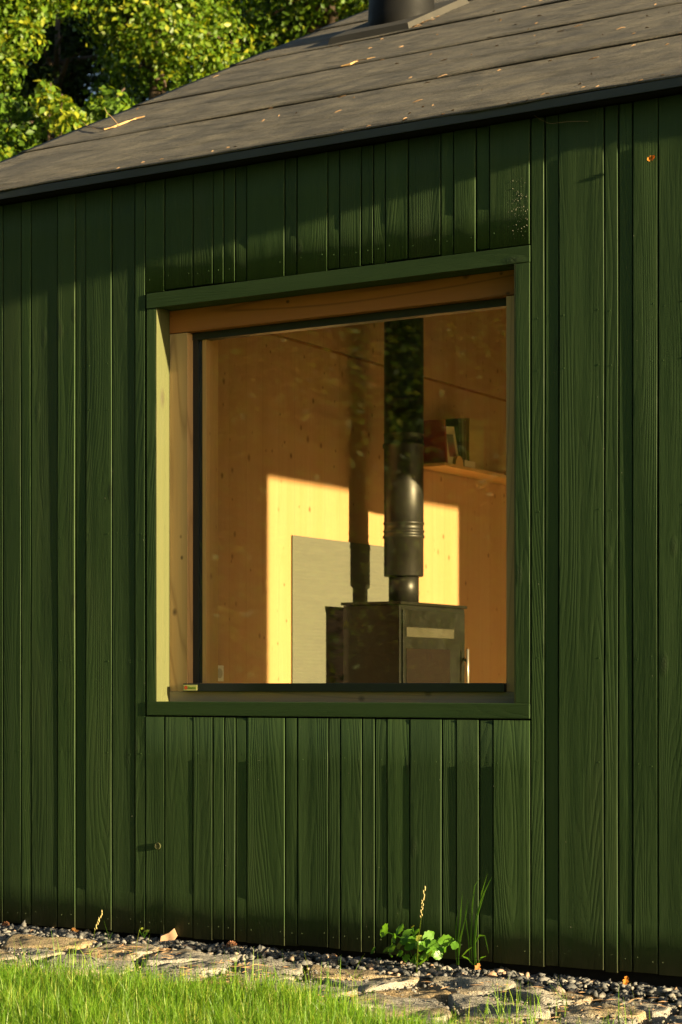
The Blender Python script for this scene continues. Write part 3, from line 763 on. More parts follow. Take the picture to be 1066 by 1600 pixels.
# scraps hanging at the drip edge
# ------------------------------------------------------------------ gravel strip
def rock_template(seed):
    r = random.Random(seed); bm = bmesh.new()
    for k in range(9):
        v = Vector((r.gauss(0, 1), r.gauss(0, 1), r.gauss(0, 1))).normalized(); bm.verts.new(Vector((v.x*1.1, v.y*.75, v.z*.6))*r.uniform(.7, 1.2))
    bmesh.ops.convex_hull(bm, input=bm.verts[:])
    for v in [v for v in bm.verts if not v.link_faces]: bm.verts.remove(v)
    bm.verts.index_update(); V = np.array([v.co[:] for v in bm.verts]); F = np.array([[v.index for v in f.verts] for f in bm.faces]); bm.free(); return V, F
TPL = [rock_template(s) for s in range(14)]
def np_mesh(name, V, F, m, tint=None, smooth=False, parent=None):
    me = bpy.data.meshes.new(name); nf = len(F); k = F.shape[1]
    me.vertices.add(len(V)); me.vertices.foreach_set('co', V.astype(np.float32).ravel())
    me.loops.add(nf*k); me.loops.foreach_set('vertex_index', F.astype(np.int32).ravel())
    me.polygons.add(nf); me.polygons.foreach_set('loop_start', np.arange(0, nf*k, k, dtype=np.int32))
    me.update(calc_edges=True); me.validate()
    if tint is not None:
        at = me.attributes.new('tint', 'FLOAT', 'POINT'); at.data.foreach_set('value', tint.astype(np.float32))
    me.materials.append(m)
    if smooth: me.shade_smooth()
    o = bpy.data.objects.new(name, me); return link(o, parent)
def eul(n, rng):
    a, b, c = rng.uniform(0, 2*np.pi, (3, n)); b = b*.12
    ca, sa, cb, sb = np.cos(a), np.sin(a), np.cos(b), np.sin(b)
    M = np.zeros((n, 3, 3)); M[:, 0, 0] = ca; M[:, 0, 1] = -sa*cb; M[:, 0, 2] = sa*sb; M[:, 1, 0] = sa; M[:, 1, 1] = ca*cb; M[:, 1, 2] = -ca*sb; M[:, 2, 1] = sb; M[:, 2, 2] = cb
    return M
VV = []; FF = []; TT = []; base = 0; N = 6500
xs_ = nrng.uniform(-3.6, 2.8, N); ys_ = nrng.uniform(-.25, .12, N)
ss = np.exp(nrng.normal(np.log(.0145), .36, N)).clip(.006, .030)
Ms = eul(N, nrng)
for i in range(N):
    V, F = TPL[i % 14]; x, y = xs_[i], ys_[i]
    if y < -.17 - .05*math.sin(x*3.1) and nrng.random() < .5: continue
    z = gz(x, y) - .004 + .012*nrng.random() + .018*max(0, 1-abs(y+.08)/.2)*nrng.random()
    v = (V*ss[i]) @ Ms[i].T + (x, y, z); VV.append(v); FF.append(F+base); base += len(V); TT.append(np.full(len(V), nrng.random()**1.2))
gv = np_mesh('gravel', np.vstack(VV), np.vstack(FF), GRAVEL, np.concatenate(TT)); tag(gv, 'grey crushed gravel strip along the foot of the wall', 'gravel', kind='stuff')
# a few bigger stones one can point at
def big_stone(px, py, s, tint, label, sq=(1, 1, 1), seed=1, m=None):
    q = on_z(px, py, -.03); V, F = TPL[seed]
    V = V*s*np.array(sq); o = np_mesh('loose_stone', V, F, m or GRAVEL, np.full(len(V), tint))
    o.location = (q.x, min(q.y, .0), gz(q.x, q.y) + s*.45*sq[2]); o.rotation_euler = (0, 0, seed); tag(o, label, 'stone', 'larger stones lying on the gravel'); return o
big_stone(51, 1452, .032, .75, 'pale grey stone beside the pine cone at far left', (1.2, 1, 1), 2)
big_stone(68, 1450, .030, .6, 'upright blue grey stone second from the pine cone', (.8, .8, 1.3), 5)
big_stone(307, 1463, .026, .85, 'small pale upright stone right of the tan bark chip', (.6, .7, 1.5), 7)
big_stone(82, 1462, .026, .4, 'dark grey stone left of the seeding grass stalk', (1, 1, 1), 9)
big_stone(880, 1530, .024, .8, 'pale grey stone in the gravel below the widest board', (1, 1, 1), 3)
big_stone(1040, 1545, .034, .8, 'large pale stone at the far right of the gravel', (1.2, 1, 1), 4)
big_stone(420, 1488, .028, .8, 'pale angular stone right of the dark pine cone', (1.3, .8, .9), 6)
big_stone(215, 1467, .030, .55, 'grey stone under the small green weed', (1.3, 1, .8), 8)
# tan chip standing up
bm = bmesh.new()
q = on_z(290, 1466, -.02)
P = [(-.030, 0), (.022, .004), (.040, .030), (.026, .058), (.006, .040), (-.026, .026)]
a = [bm.verts.new((x, 0, z)) for x, z in P]; b = [bm.verts.new((x, .006, z)) for x, z in P]
bm.faces.new(a[::-1]); bm.faces.new(b)
for k in range(6): bm.faces.new((a[k], a[(k+1) % 6], b[(k+1) % 6], b[k]))
o = bm_obj('bark_chip', bm, mat_plain('tan_bark', (.48, .30, .18), .8), None, False, (q.x, min(-.03, q.y), gz(q.x, q.y)+.008)); o.rotation_euler = (R(-10), 0, R(20)); tag(o, 'tan bark chip standing upright against the wall foot', 'bark chip')
def pine_cone(px, py, s, label):
    q = on_z(px, py, -.03); e = empty('pine_cone', (q.x, min(-.02, q.y), gz(q.x, q.y)+s*.6)); tag(e, label, 'pine cone', 'pine cones on the gravel')
    e.rotation_euler = (R(70), 0, R(rnd.uniform(0, 90)))
    bm = bmesh.new(); lathe(bm, [(s*.1, -s*.8), (s*.35, -s*.3), (s*.3, s*.4), (s*.05, s*.9)], seg=10); bm_obj('core', bm, BARK, e)
    bm = bmesh.new(); n = 46
    for k in range(n):
        f = k/n; a = k*2.399; rr = s*(.30+.38*math.sin(math.pi*(f*.85+.12))); z = s*(-.75+1.5*f)
        d = Vector((math.cos(a), math.sin(a), 0)); t_ = Vector((-math.sin(a), math.cos(a), 0)); c = Vector((0, 0, z))
        v = [bm.verts.new(c + d*rr*.3), bm.verts.new(c + d*rr*.9 + t_*s*.16), bm.verts.new(c + d*rr*1.15 + Vector((0, 0, s*.16))), bm.verts.new(c + d*rr*.9 - t_*s*.16)]
        bm.faces.new(v); v2 = [bm.verts.new(x.co - Vector((0, 0, s*.05))) for x in v]; bm.faces.new(v2[::-1])
    bm_obj('scales', bm, mat_plain('cone_brown', (.20, .085, .04), .7), e)
pine_cone(38, 1449, .024, 'small reddish pine cone on the gravel at far left')
pine_cone(388, 1478, .030, 'dark pine cone at the wall foot left of centre')
q = on_z(992, 1535, -.04)
leaf_obj('fallen_leaf', (q.x, min(-.03, q.y), gz(q.x, q.y)+.030), .034, ORANGE, (R(75), R(15), R(20)), 4, 'orange fallen leaf standing on the gravel at right', 'leaf')
q = on_z(215, 1459, -.02)
leaf_obj('fallen_leaf', (-1.20, -.10, gz(-1.2, -.1)+.03), .042, RUST, (R(20), R(5), R(70)), 6, 'brown curled leaf on the gravel left of the weed', 'leaf')
q = on_z(773, 1512, -.04)
leaf_obj('fallen_leaf', (q.x, min(-.02, q.y), gz(q.x, q.y)+.025), .036, RUST, (R(60), R(30), R(40)), 8, 'rust coloured leaf at the foot of the tall grass', 'leaf')

# ------------------------------------------------------------------ flagstone path
path = grid_sheet('stone_path', [x*.2 for x in range(-26, 20)], [-1.22, -1.0, -.8, -.6, -.4, -.2], lambda x, y: gz(x, y) - .018, SOIL); tag(path, kind='structure')
def clip(poly, a, b):
    """keep the side of the bisector of a,b nearer to a"""
    m = ((a[0]+b[0])/2, (a[1]+b[1])/2); n = (b[0]-a[0], b[1]-a[1]); out = []
    for k in range(len(poly)):
        p, q_ = poly[k], poly[(k+1) % len(poly)]
        dp = (p[0]-m[0])*n[0]+(p[1]-m[1])*n[1]; dq = (q_[0]-m[0])*n[0]+(q_[1]-m[1])*n[1]
        if dp <= 0: out.append(p)
        if dp*dq < 0:
            t_ = dp/(dp-dq); out.append((p[0]+(q_[0]-p[0])*t_, p[1]+(q_[1]-p[1])*t_))
    return out
r = random.Random(31); seeds = []
x = -4.4
while x < 3.6:
    y = -.31 + r.uniform(-.05, .05)
    while y > -1.2:
        seeds.append((x + r.uniform(-.12, .12), y)); y -= r.uniform(.15, .26)
    x += r.uniform(.26, .42)
for si, s0 in enumerate(seeds):
    poly = [(s0[0]-.5, s0[1]-.4), (s0[0]+.5, s0[1]-.4), (s0[0]+.5, s0[1]+.4), (s0[0]-.5, s0[1]+.4)]
    for s1 in seeds:
        if s1 != s0 and abs(s1[0]-s0[0]) < 1: poly = clip(poly, s0, s1)
        if len(poly) < 3: break
    poly = [(a, max(-1.22, min(-.20+.02*math.sin(a*5), b))) for a, b in poly]
    if len(poly) < 3: continue
    cx = sum(p[0] for p in poly)/len(poly); cy = sum(p[1] for p in poly)/len(poly)
    # roughen outline
    out = []; rr = random.Random(si)
    for k in range(len(poly)):
        p, q_ = poly[k], poly[(k+1) % len(poly)]; L = math.hypot(q_[0]-p[0], q_[1]-p[1]); n = max(1, int(L/.045))
        for j in range(n):
            f = j/n; X = p[0]+(q_[0]-p[0])*f; Y = p[1]+(q_[1]-p[1])*f
            sh = .90 + .05*mnoise.noise(Vector((X*9, Y*9, si))) - (.05 if j == 0 else 0)
            dx, dy = X-cx, Y-cy; D = math.hypot(dx, dy)+1e-6; g_ = 1 - min(.35, (.007+.006*rr.random())/D)
            out.append((dx*sh*g_/.93, dy*sh*g_/.93))
    tilt = (rr.uniform(-.05, .05), rr.uniform(-.06, .06)); hz = rr.uniform(.000, .014)
    vs = []; fs = []; n = len(out); rings = [(1.03, -.03), (1.0, -.006), (.97, .001), (.86, .002), (.72, .002), (.58, .002), (.44, .002), (.30, .002), (.15, .002)]
    for sc, dz in rings:
        for X, Y in out:
            U, W_ = cx+X*sc, cy+Y*sc
            hh = .012*mnoise.noise(Vector((U*6, W_*9, si*.3))) + .009*mnoise.noise(Vector((U*17, W_*23, 4))) + .006*mnoise.noise(Vector((U*45, W_*55, 7)))
            e_ = mnoise.noise(Vector((U*4+W_*3, W_*7-U*2, si*1.1)))*3.2; hh += .010*(math.floor(e_)+min(1, (e_-math.floor(e_))*6))*.5
            vs.append((X*sc, Y*sc, dz + (hh + tilt[0]*X + tilt[1]*Y)*(1 if dz > -.01 else 0)))
    for j in range(len(rings)-1):
        for k in range(n): fs.append((j*n+k, j*n+(k+1) % n, (j+1)*n+(k+1) % n, (j+1)*n+k))
    fs.append(tuple((len(rings)-1)*n+k for k in range(n)))
    m = FLAG2 if rr.random() < .15 else FLAG
    o = mesh_obj('flagstone', vs, fs, m, path, True, (cx, cy, gz(cx, cy)+hz))
    if m is FLAG2: o['label'] = 'ochre flagstone'
# grit and straw between the stones
VV = []; FF = []; TT = []; base = 0
for i in range(5200):
    V, F = TPL[i % 14]; x = nrng.uniform(-3.6, 2.6); y = nrng.uniform(-1.0, -.27); s = abs(nrng.normal(.004, .003))+.0015
    v = (V*s) @ Ms[i].T + (x, y, gz(x, y)+.004+.006*nrng.random()); VV.append(v); FF.append(F+base); base += len(V); TT.append(np.full(len(V), nrng.random()))
o = np_mesh('grit', np.vstack(VV), np.vstack(FF), GRAVEL, np.concatenate(TT)); tag(o, 'fine grit lying between and on the flagstones', 'grit', kind='stuff')
n = 2200; cxs = nrng.uniform(-3.6, 2.5, n); cys = nrng.uniform(-1.0, -.24, n)
keep = (np.sin(cxs*4.1+cys*7)+np.sin(cxs*9.3-cys*5)) > .15; cxs = cxs[keep]; cys = cys[keep]; n = len(cxs)
a = nrng.uniform(0, np.pi, n); L = nrng.uniform(.015, .06, n); wd = nrng.uniform(.0008, .002, n); zz = np.array([gz(x, y) for x, y in zip(cxs, cys)]) + nrng.uniform(.012, .030, n)
dx, dy = np.cos(a), np.sin(a); dz = nrng.uniform(-.2, .2, n)
V = np.stack([np.stack([cxs-dx*L/2, cys-dy*L/2, zz-dz*L/2], 1), np.stack([cxs-dy*wd, cys+dx*wd, zz+.003], 1), np.stack([cxs+dx*L/2, cys+dy*L/2, zz+dz*L/2], 1), np.stack([cxs+dy*wd, cys-dx*wd, zz], 1)], 1).reshape(-1, 3)
F = np.arange(n*4).reshape(-1, 4)
o = np_mesh('dry_straw', V, F, STRAW); tag(o, 'dry straw and moss bits caught between the flagstones', 'straw', kind='stuff')

# ------------------------------------------------------------------ grass
def blades(name, X, Y, H, W, lean, tint, rng, zf, m=GRASS, segs=4):
    n = len(X); a = rng.uniform(0, 2*np.pi, n); b = rng.uniform(0, 2*np.pi, n)
    Z = np.array([zf(x, y) for x, y in zip(X, Y)]) - .008
    V = np.zeros((n, segs*2+1, 3)); T = np.zeros((n, segs*2+1))
    for j in range(segs+1):
        f = j/segs; w_ = W*(1-f**1.8)*(.75+.25*min(1, f*3)); out = lean*H*f**2
        cx = X + np.cos(a)*out; cy = Y + np.sin(a)*out; cz = Z + H*f*(1-.22*np.minimum(1, lean)*f)
        if j < segs:
            V[:, 2*j] = np.stack([cx-np.cos(b)*w_, cy-np.sin(b)*w_, cz], 1); V[:, 2*j+1] = np.stack([cx+np.cos(b)*w_, cy+np.sin(b)*w_, cz], 1)
        else: V[:, 2*j] = np.stack([cx, cy, cz], 1)
    k = segs*2+1
    q = np.array([[2*j, 2*j+1, 2*j+3, 2*j+2] for j in range(segs-1)]); tq = np.array([[2*segs-2, 2*segs-1, 2*segs]])
    tri = np.vstack([q[:, [0, 1, 2]], q[:, [0, 2, 3]], tq])
    F = (tri[None] + (np.arange(n)*k)[:, None, None]).reshape(-1, 3)
    return np_mesh(name, V.reshape(-1, 3), F, m, np.repeat(tint, k), True)
def lawn_density(x, y):
    # thins to nothing over the stones, patchy tufts
    edge = -.84 + .05*np.sin(x*2.3+.5) + .04*np.sin(x*6.1) - .20*np.clip((x-.2)/.7, 0, 1)
    return np.clip((edge - y)/.16, 0, 1)
n = 115000; X = nrng.uniform(-3.4, 2.3, n); Y = nrng.uniform(-2.3, -.66, n)
d = lawn_density(X, Y); k = nrng.random(n) < d; X = X[k]; Y = Y[k]
tuft = .5+.5*np.sin(X*5.1+np.sin(Y*7)*1.5)*np.sin(Y*6.3+X*2.2)
H = nrng.normal(.084, .022, len(X)).clip(.03, .17)*(.85+.35*tuft); W = nrng.uniform(.0010, .0022, len(X))
tint = np.clip(nrng.normal(.30, .22, len(X)) + .1*tuft, 0, 1); dead = nrng.random(len(X)) < .09; tint[dead] = 1
o = blades('lawn_grass', X, Y, H, W, np.abs(nrng.normal(.25, .3, len(X))), tint, nrng, gz); tag(o, 'long bright green sunlit grass in front of the stone path', 'grass', kind='stuff')
# sparse blades over the stone path
n = 1500; X = nrng.uniform(-3.3, 2.3, n); Y = -.90 + np.abs(nrng.normal(0, .18, n)); k = Y < -.30; X = X[k]; Y = Y[k]
cl_ = np.sin(X*7)+np.sin(X*17+2) > .2; X = X[cl_]; Y = Y[cl_]
o = blades('sparse_grass', X, Y, nrng.uniform(.04, .17, len(X)), nrng.uniform(.001, .0022, len(X)), np.abs(nrng.normal(.2, .25, len(X))), np.clip(nrng.normal(.5, .2, len(X)), 0, 1), nrng, gz); tag(o, 'scattered grass blades growing up between the flagstones', 'grass', kind='stuff')
# wider meadow (outside the frame, seen from the side and in reflections)
n = 72000; X = nrng.uniform(-9, 8, n); Y = nrng.uniform(-11, -1.05, n); k = (((X-CAM.x)**2 + (Y-CAM.y)**2) > .8) & ((Y < -2.3) | (X > 2.2) | (X < -3.3))
X = X[k]; Y = Y[k]
o = blades('meadow_grass', X, Y, nrng.uniform(.07, .17, len(X)), nrng.uniform(.003, .006, len(X)), np.abs(nrng.normal(.3, .3, len(X))), np.clip(nrng.normal(.45, .2, len(X)), 0, 1), nrng, gz, segs=2); tag(o, 'grass of the meadow in front of the cabin', 'grass', kind='stuff')

# ------------------------------------------------------------------ plants at the wall foot
def stalk_plant(name, label, blist, loc, seedhead=None):
    e = empty(name, loc); tag(e, label, 'grass')
    V = []; F = []; T = []; base = 0
    for (pts, w0, tn) in blist:
        pts = [Vector(p) for p in pts]; n = len(pts)
        for i, p in enumerate(pts):
            t_ = (pts[min(i+1, n-1)] - pts[max(i-1, 0)]).normalized(); s = t_.cross(Vector((.25, 1, 0)).normalized()).normalized()
            f = i/(n-1); w_ = w0*(1-f**2.2)*(.45+.55*min(1, f*4)) + .0003
            V += [tuple(p - s*w_), tuple(p + Vector((0, -w_*.5, 0))), tuple(p + s*w_)]; T += [tn]*3
            if i:
                a = base+3*(i-1)
                for k in (0, 1): F.append((a+k, a+k+1, a+k+4, a+k+3))
        base += 3*n
    np_mesh('blade', np.array(V), np.array(F), BRAMBLE, np.array(T), True, e)
    if seedhead:
        bm = bmesh.new(); r = random.Random(3)
        for (p0, p1, cnt) in seedhead:
            p0 = Vector(p0); p1 = Vector(p1)
            for k in range(cnt):
                c = p0.lerp(p1, k/cnt) + Vector((r.choice((-1, 1))*.0025, r.uniform(-.002, .002), 0))
                M = Matrix.Translation(c) @ Matrix.Rotation(r.uniform(-.4, .4), 4, 'Y') @ Matrix.Diagonal((.0022, .0022, .0065, 1))
                bmesh.ops.create_icosphere(bm, subdivisions=1, radius=1, matrix=M)
        bm_obj('seed_head', bm, mat_plain('straw_seed', (.42, .34, .14), .7), e)
    return e
def pl_pts(pix, yy, base):
    return [tuple(on_y(x, y, yy + dy) - Vector(base)) for x, y, dy in pix]
# tall grass clump right of centre
yy = -.10; B = on_y(735, 1500, yy); B.z = gz(B.x, yy); B = Vector(B)
def bl(pix, w0, tn): return (pl_pts(pix, yy, B), w0, tn)
L_ = [bl([(742, 1508, 0), (741, 1480, 0), (744, 1440, 0), (752, 1400, 0), (762, 1365, -.02)], .0045, .45),
      bl([(744, 1505, 0), (742, 1470, 0), (746, 1430, 0), (757, 1395, 0), (769, 1370, 0)], .0050, .55),
      bl([(738, 1508, 0), (736, 1470, 0), (738, 1420, 0), (742, 1385, 0), (750, 1372, 0)], .0035, .3),
      bl([(717, 1508, 0), (716, 1470, 0), (720, 1430, 0), (723, 1393, 0)], .0042, .4),
      bl([(716, 1505, 0), (720, 1465, 0), (728, 1430, 0), (733, 1408, 0)], .0035, .5),
      bl([(735, 1505, 0), (732, 1465, 0), (727, 1430, 0), (731, 1405, 0)], .003, .4),
      bl([(741, 1478, 0), (750, 1462, -.01), (758, 1462, -.02), (764, 1490, -.03)], .0038, .5),
      bl([(722, 1495, 0), (730, 1486, -.01), (738, 1480, -.02)], .0035, .6),
      bl([(724, 1495, 0), (732, 1498, -.02), (740, 1508, -.03)], .0038, .55),
      bl([(747, 1505, 0), (752, 1497, 0), (760, 1494, -.02)], .003, .5),
      bl([(714, 1508, 0), (712, 1480, 0), (713, 1445, 0), (716, 1415, 0)], .003, .3)]
stalk_plant('tall_grass', 'tall green grass clump against the wall right of the bramble', L_, B)
yy = -.16; B = on_y(656, 1500, yy); B.z = gz(B.x, yy)
def spike(name, label, pix, yy, w0, tn, sh, cnt, extra=()):
    b0 = on_y(pix[0][0], pix[0][1], yy); b0.z = gz(b0.x, yy); pts = pl_pts([(x, y, 0) for x, y in pix], yy, b0)
    s0 = on_y(*sh[0], yy) - b0; s1 = on_y(*sh[1], yy) - b0
    return stalk_plant(name, label, [(pts, w0, tn)] + [(pl_pts([(x, y, 0) for x, y in ex], yy, b0), .003, .5) for ex in extra], b0, [(s0, s1, cnt)])
spike('grass_stalk', 'single tall grass stalk with a pale seed head in front of the bramble', [(651, 1545), (652, 1510), (654, 1470), (659, 1430), (663, 1386)], -.20, .0020, .8, ((658, 1432), (664, 1384)), 16)
spike('grass_stalk', 'short grass stalk with a yellow seed head at far left of the wall foot', [(146, 1472), (148, 1455), (153, 1438), (161, 1422)], -.12, .0018, .8, ((149, 1452), (161, 1422)), 14,
      extra=[[(172, 1490), (170, 1465), (162, 1437)], [(176, 1490), (174, 1470), (168, 1455)], [(170, 1480), (173, 1462), (177, 1456)]])
# bramble
def leafy(name, label, cat, leaves, stems, yy, m=BRAMBLE):
    b0 = on_y(leaves[0][0], leaves[0][1], yy); b0 = Vector((b0.x, yy, gz(b0.x, yy))); e = empty(name, b0); tag(e, label, cat)
    bm = bmesh.new()
    for s in stems: tube(bm, [on_y(x, y, yy)-b0 for x, y in s], .0013, 5)
    bm_obj('stem', bm, BRAMBLE, e)
    for i, (px, py, size, ang, tn) in enumerate(leaves):
        size *= .92
        r = random.Random(i+int(px)); c = on_y(px, py, yy + r.uniform(-.05, .03)) - b0
        V = []; F = []; n = 7
        for j in range(n+1):
            f = j/n; wd = size*.36*math.sin(math.pi*min(1, f*.9+.06))**.9*(1+.28*(j % 2))
            zf = -.18*size*(f*f)
            for s in (-1, -.5, 0, .5, 1): V.append((s*wd, f*size-size/2, zf - abs(s)*wd*.15 + abs(s)*size*.10 + (.02*size if abs(s) == .5 else 0)))
            if j:
                a = 5*(j-1)
                for k in range(4): F.append((a+k, a+k+1, a+k+6, a+k+5))
        V = np.array(V); Rm = np.array(Matrix.Rotation(R(ang), 3, 'Y') @ Matrix.Rotation(R(r.uniform(35, 75)), 3, 'X') @ Matrix.Rotation(R(r.uniform(-30, 30)), 3, 'Y'))
        V = V @ Rm.T + np.array(c)
        np_mesh('leaf', V, np.array(F), m, np.full(len(V), tn), True, e)
    return e
LV = [(600, 1454, .075, -75, .5), (625, 1452, .050, 10, .45), (637, 1457, .045, 40, .4), (612, 1482, .05, -50, .6), (626, 1474, .060, -20, .95), (640, 1478, .05, 30, .4), (603, 1484, .04, -70, .7),
      (650, 1456, .045, -20, .5), (670, 1463, .055, 50, .45), (678, 1476, .050, 60, .35), (697, 1470, .062, 80, .55), (668, 1490, .055, 20, .7), (650, 1497, .05, -10, .6), (635, 1496, .04, 10, .5), (685, 1493, .045, 60, .4),
      (616, 1466, .045, -30, .35), (645, 1468, .05, 0, .3), (660, 1478, .05, 30, .55), (676, 1487, .05, 70, .5), (622, 1490, .04, -40, .6), (592, 1500, .03, -60, .4), (655, 1466, .03, 40, 1.0), (660, 1503, .04, 0, .6), (645, 1448, .02, 0, 1.0), (633, 1466, .05, 15, .4), (688, 1484, .04, 40, .3)]
rb_ = random.Random(12)
LV += [(rb_.gauss(648, 26), rb_.uniform(1466, 1506), rb_.uniform(.025, .042), rb_.uniform(-80, 80), rb_.uniform(0, .45)) for _ in range(26)]
LV = [LV[16]] + LV[:16] + LV[17:]
leafy('bramble', 'low bramble with toothed bright green leaves at the wall foot', 'bramble', LV,
      [[(650, 1508), (640, 1485), (625, 1465), (602, 1455)], [(650, 1508), (648, 1470), (645, 1448)], [(652, 1508), (665, 1485), (680, 1474), (697, 1470)], [(650, 1508), (630, 1492), (610, 1484)], [(652, 1508), (668, 1495), (685, 1490)]], -.07)
leafy('small_weed', 'tiny round leaved green weed at the wall foot on the left', 'weed', [(224, 1457, .022, 0, .7), (218, 1455, .018, -60, .6), (230, 1455, .020, 60, .8), (222, 1451, .014, 10, .9), (228, 1460, .018, 30, .6), (219, 1460, .016, -30, .5)],
      [[(225, 1466), (224, 1457)], [(225, 1466), (230, 1455)], [(225, 1466), (218, 1455)]], -.04)

# ------------------------------------------------------------------ trees
def foliage(clumps, lsize, rng, shell=.55):
    C = []; Nn = []; T = []
    for (c, rad, n, tb) in clumps:
        v = rng.normal(size=(n, 3)); v /= np.linalg.norm(v, axis=1)[:, None]
        rr = shell + (1-shell)*rng.random(n)**.6
        rr *= 1 + .22*np.sin(v[:, 0]*5+c[0]*3)*np.sin(v[:, 1]*6+c[1])*np.sin(v[:, 2]*5+c[2]*2) + .10*rng.normal(size=n)
        C.append(np.array(c) + v*rr[:, None]*np.array(rad)); Nn.append(v); T.append(np.clip(rng.normal(tb, .22, n), 0, 1))
    C = np.vstack(C); Nn = np.vstack(Nn); T = np.concatenate(T); n = len(C)
    N_ = Nn*.9 + rng.normal(size=(n, 3))*.55 + np.array([0, 0, .35]); N_ /= np.linalg.norm(N_, axis=1)[:, None]
    A_ = np.cross(N_, rng.normal(size=(n, 3))); A_ /= np.linalg.norm(A_, axis=1)[:, None]; B_ = np.cross(N_, A_)
    s = lsize*rng.uniform(.6, 1.25, n)[:, None]
    tip = C + A_*s*.6; tail = C - A_*s*.5
    l = C + B_*s*.36 + N_*s*.12; r_ = C - B_*s*.36 + N_*s*.12
    V = np.stack([tail, l, tip, r_], 1).reshape(-1, 3); b = (np.arange(n)*4)[:, None]
    F = np.vstack([b + np.array([[0, 2, 1]]), b + np.array([[0, 3, 2]])])
    return V, F, np.repeat(T, 4)
def tree(loc, H, label, clumps, leaf=LEAF, lsize=.075, tr=.16, name='leafy_tree', grp='trees behind the cabin', seed=1, lean=(0, 0)):
    rng = np.random.default_rng(seed); e = empty(name, loc); tag(e, label, 'tree', grp); r = random.Random(seed)
    bm = bmesh.new()
    top = Vector((lean[0], lean[1], H*.86)); P = [Vector((0, 0, -.4)), Vector((lean[0]*.1+.05, lean[1]*.1, H*.25)), Vector((lean[0]*.4-.08, lean[1]*.4+.05, H*.5)), Vector((lean[0]*.75, lean[1]*.75, H*.7)), top]
    tube(bm, P, [tr*1.25, tr, tr*.75, tr*.45, tr*.12], 10); bm_obj('trunk', bm, BARK, e, True)
    for i, c in enumerate(clumps):
        if i % 2: continue
        cc = Vector(c[0]); f = max(.25, min(.8, (cc.z-.8)/H)); k = f*4/.86; k = min(3.99, k/1.0); a = int(k); p0 = P[a].lerp(P[a+1], k-a)
        bm = bmesh.new(); mid = p0.lerp(cc, .5)+Vector((r.uniform(-.1, .1), r.uniform(-.1, .1), r.uniform(0, .25)))
        tube(bm, [p0, mid, cc, cc+(cc-mid)*.4], [tr*.30, tr*.2, tr*.10, .008], 6); bm_obj('limb', bm, BARK, e, True)
    V, F, T = foliage(clumps, lsize, rng); np_mesh('crown', V, F, leaf, T, False, e); return e
def at_depth(px, py, dist):
    d = ray(px, py); return CAM + d*dist     # dist along the lens axis
def px_tree(base_px, D, H, spec, label, seed, nl=1500, **kw):
    """spec: (px, py, depth offset, radius) of each leaf mass of the crown"""
    b = at_depth(base_px, 1072, D); loc = (b.x, b.y, -.1); cl = []
    for (x, y, dd, rad, tb) in spec:
        c = at_depth(x, y, D+dd); f = .80 if nl > 1000 else 1; cl.append(((c.x-loc[0], c.y-loc[1], c.z+.1), (rad*f, rad*f*.95, rad*f*.66), int(nl*rad*rad*f*f), tb-.08))
    return tree(loc, H, label, cl, seed=seed, **kw)
r = random.Random(77)
def fill(x0, x1, y0, y1, n, rad, dd, tb):
    return [(r.uniform(x0, x1), r.uniform(y0, y1), r.uniform(-dd, dd), rad*r.uniform(.75, 1.25), tb + r.uniform(-.1, .1)) for _ in range(n)]
# main sunlit tree: middle of the gap
specA = [(205, 30, 0, .62, .62), (260, 60, -.3, .60, .6), (225, 95, 0, .60, .5), (300, 95, -.2, .62, .6), (180, 60, .3, .45, .5), (245, 135, .3, .55, .4), (310, 25, .3, .60, .5), (190, 100, .6, .42, .4), (345, 60, 0, .5, .6), (355, 110, .2, .4, .55), (270, 10, 0, .6, .55), (150, 20, .2, .45, .5), (180, 145, .8, .4, .3), (220, -40, 0, .9, .5), (320, -60, 0, .9, .5), (290, 150, .5, .5, .4)] + fill(120, 380, -420, -90, 14, .9, .9, .5) + fill(160, 420, 260, 700, 12, .8, .8, .4)
px_tree(250, 21.0, 13.0, specA, 'bright sunlit leafy tree behind the roof, middle of the gap', 5, 2600, lsize=.067)
specB = [(10, 30, 0, .42, .6), (25, 60, -.2, .40, .65), (-20, 90, 0, .5, .5), (40, 20, 0, .38, .6), (5, 115, .2, .32, .4), (-60, 40, 0, .7, .5), (20, 170, .4, .30, .3), (10, 200, .3, .32, .35), (90, -20, .2, .55, .5), (30, -60, 0, .8, .5), (60, -10, 0, .4, .55)] + fill(-220, 60, -380, -60, 12, .8, .8, .5) + fill(-260, -40, 60, 600, 16, .7, .8, .4)
px_tree(-60, 20.0, 12.5, specB, 'sunlit leafy tree cut by the left edge of the photo', 6, 2500, lsize=.067)
specC = [(430, 20, 0, .62, .5), (480, 5, 0, .6, .55), (410, 60, .3, .45, .45), (540, -10, 0, .6, .5), (460, 45, .4, .4, .4), (390, 20, .5, .45, .4), (500, 25, .6, .4, .4), (585, 0, .2, .4, .5), (560, 10, .5, .4, .5)] + fill(400, 700, -420, -60, 14, 1.0, .9, .5) + fill(420, 700, 80, 600, 10, .8, .8, .4)
px_tree(520, 22.5, 13.5, specC, 'leafy tree just left of the flue above the roof edge', 7, 2300, lsize=.067)
specD = [(95, 178, 0, .26, .75), (110, 196, -.1, .24, .75), (78, 158, 0, .20, .7), (72, 140, .1, .13, .7), (128, 205, .1, .22, .6), (40, 214, 0, .20, .5), (15, 222, .1, .18, .45), (55, 230, .1, .18, .5), (8, 170, .2, .22, .35), (150, 185, .3, .25, .45), (170, 165, .3, .26, .45), (50, 190, .3, .22, .3), (25, 240, .2, .2, .4), (180, 175, .2, .22, .4)] + fill(-60, 220, 250, 620, 26, .4, .5, .45)
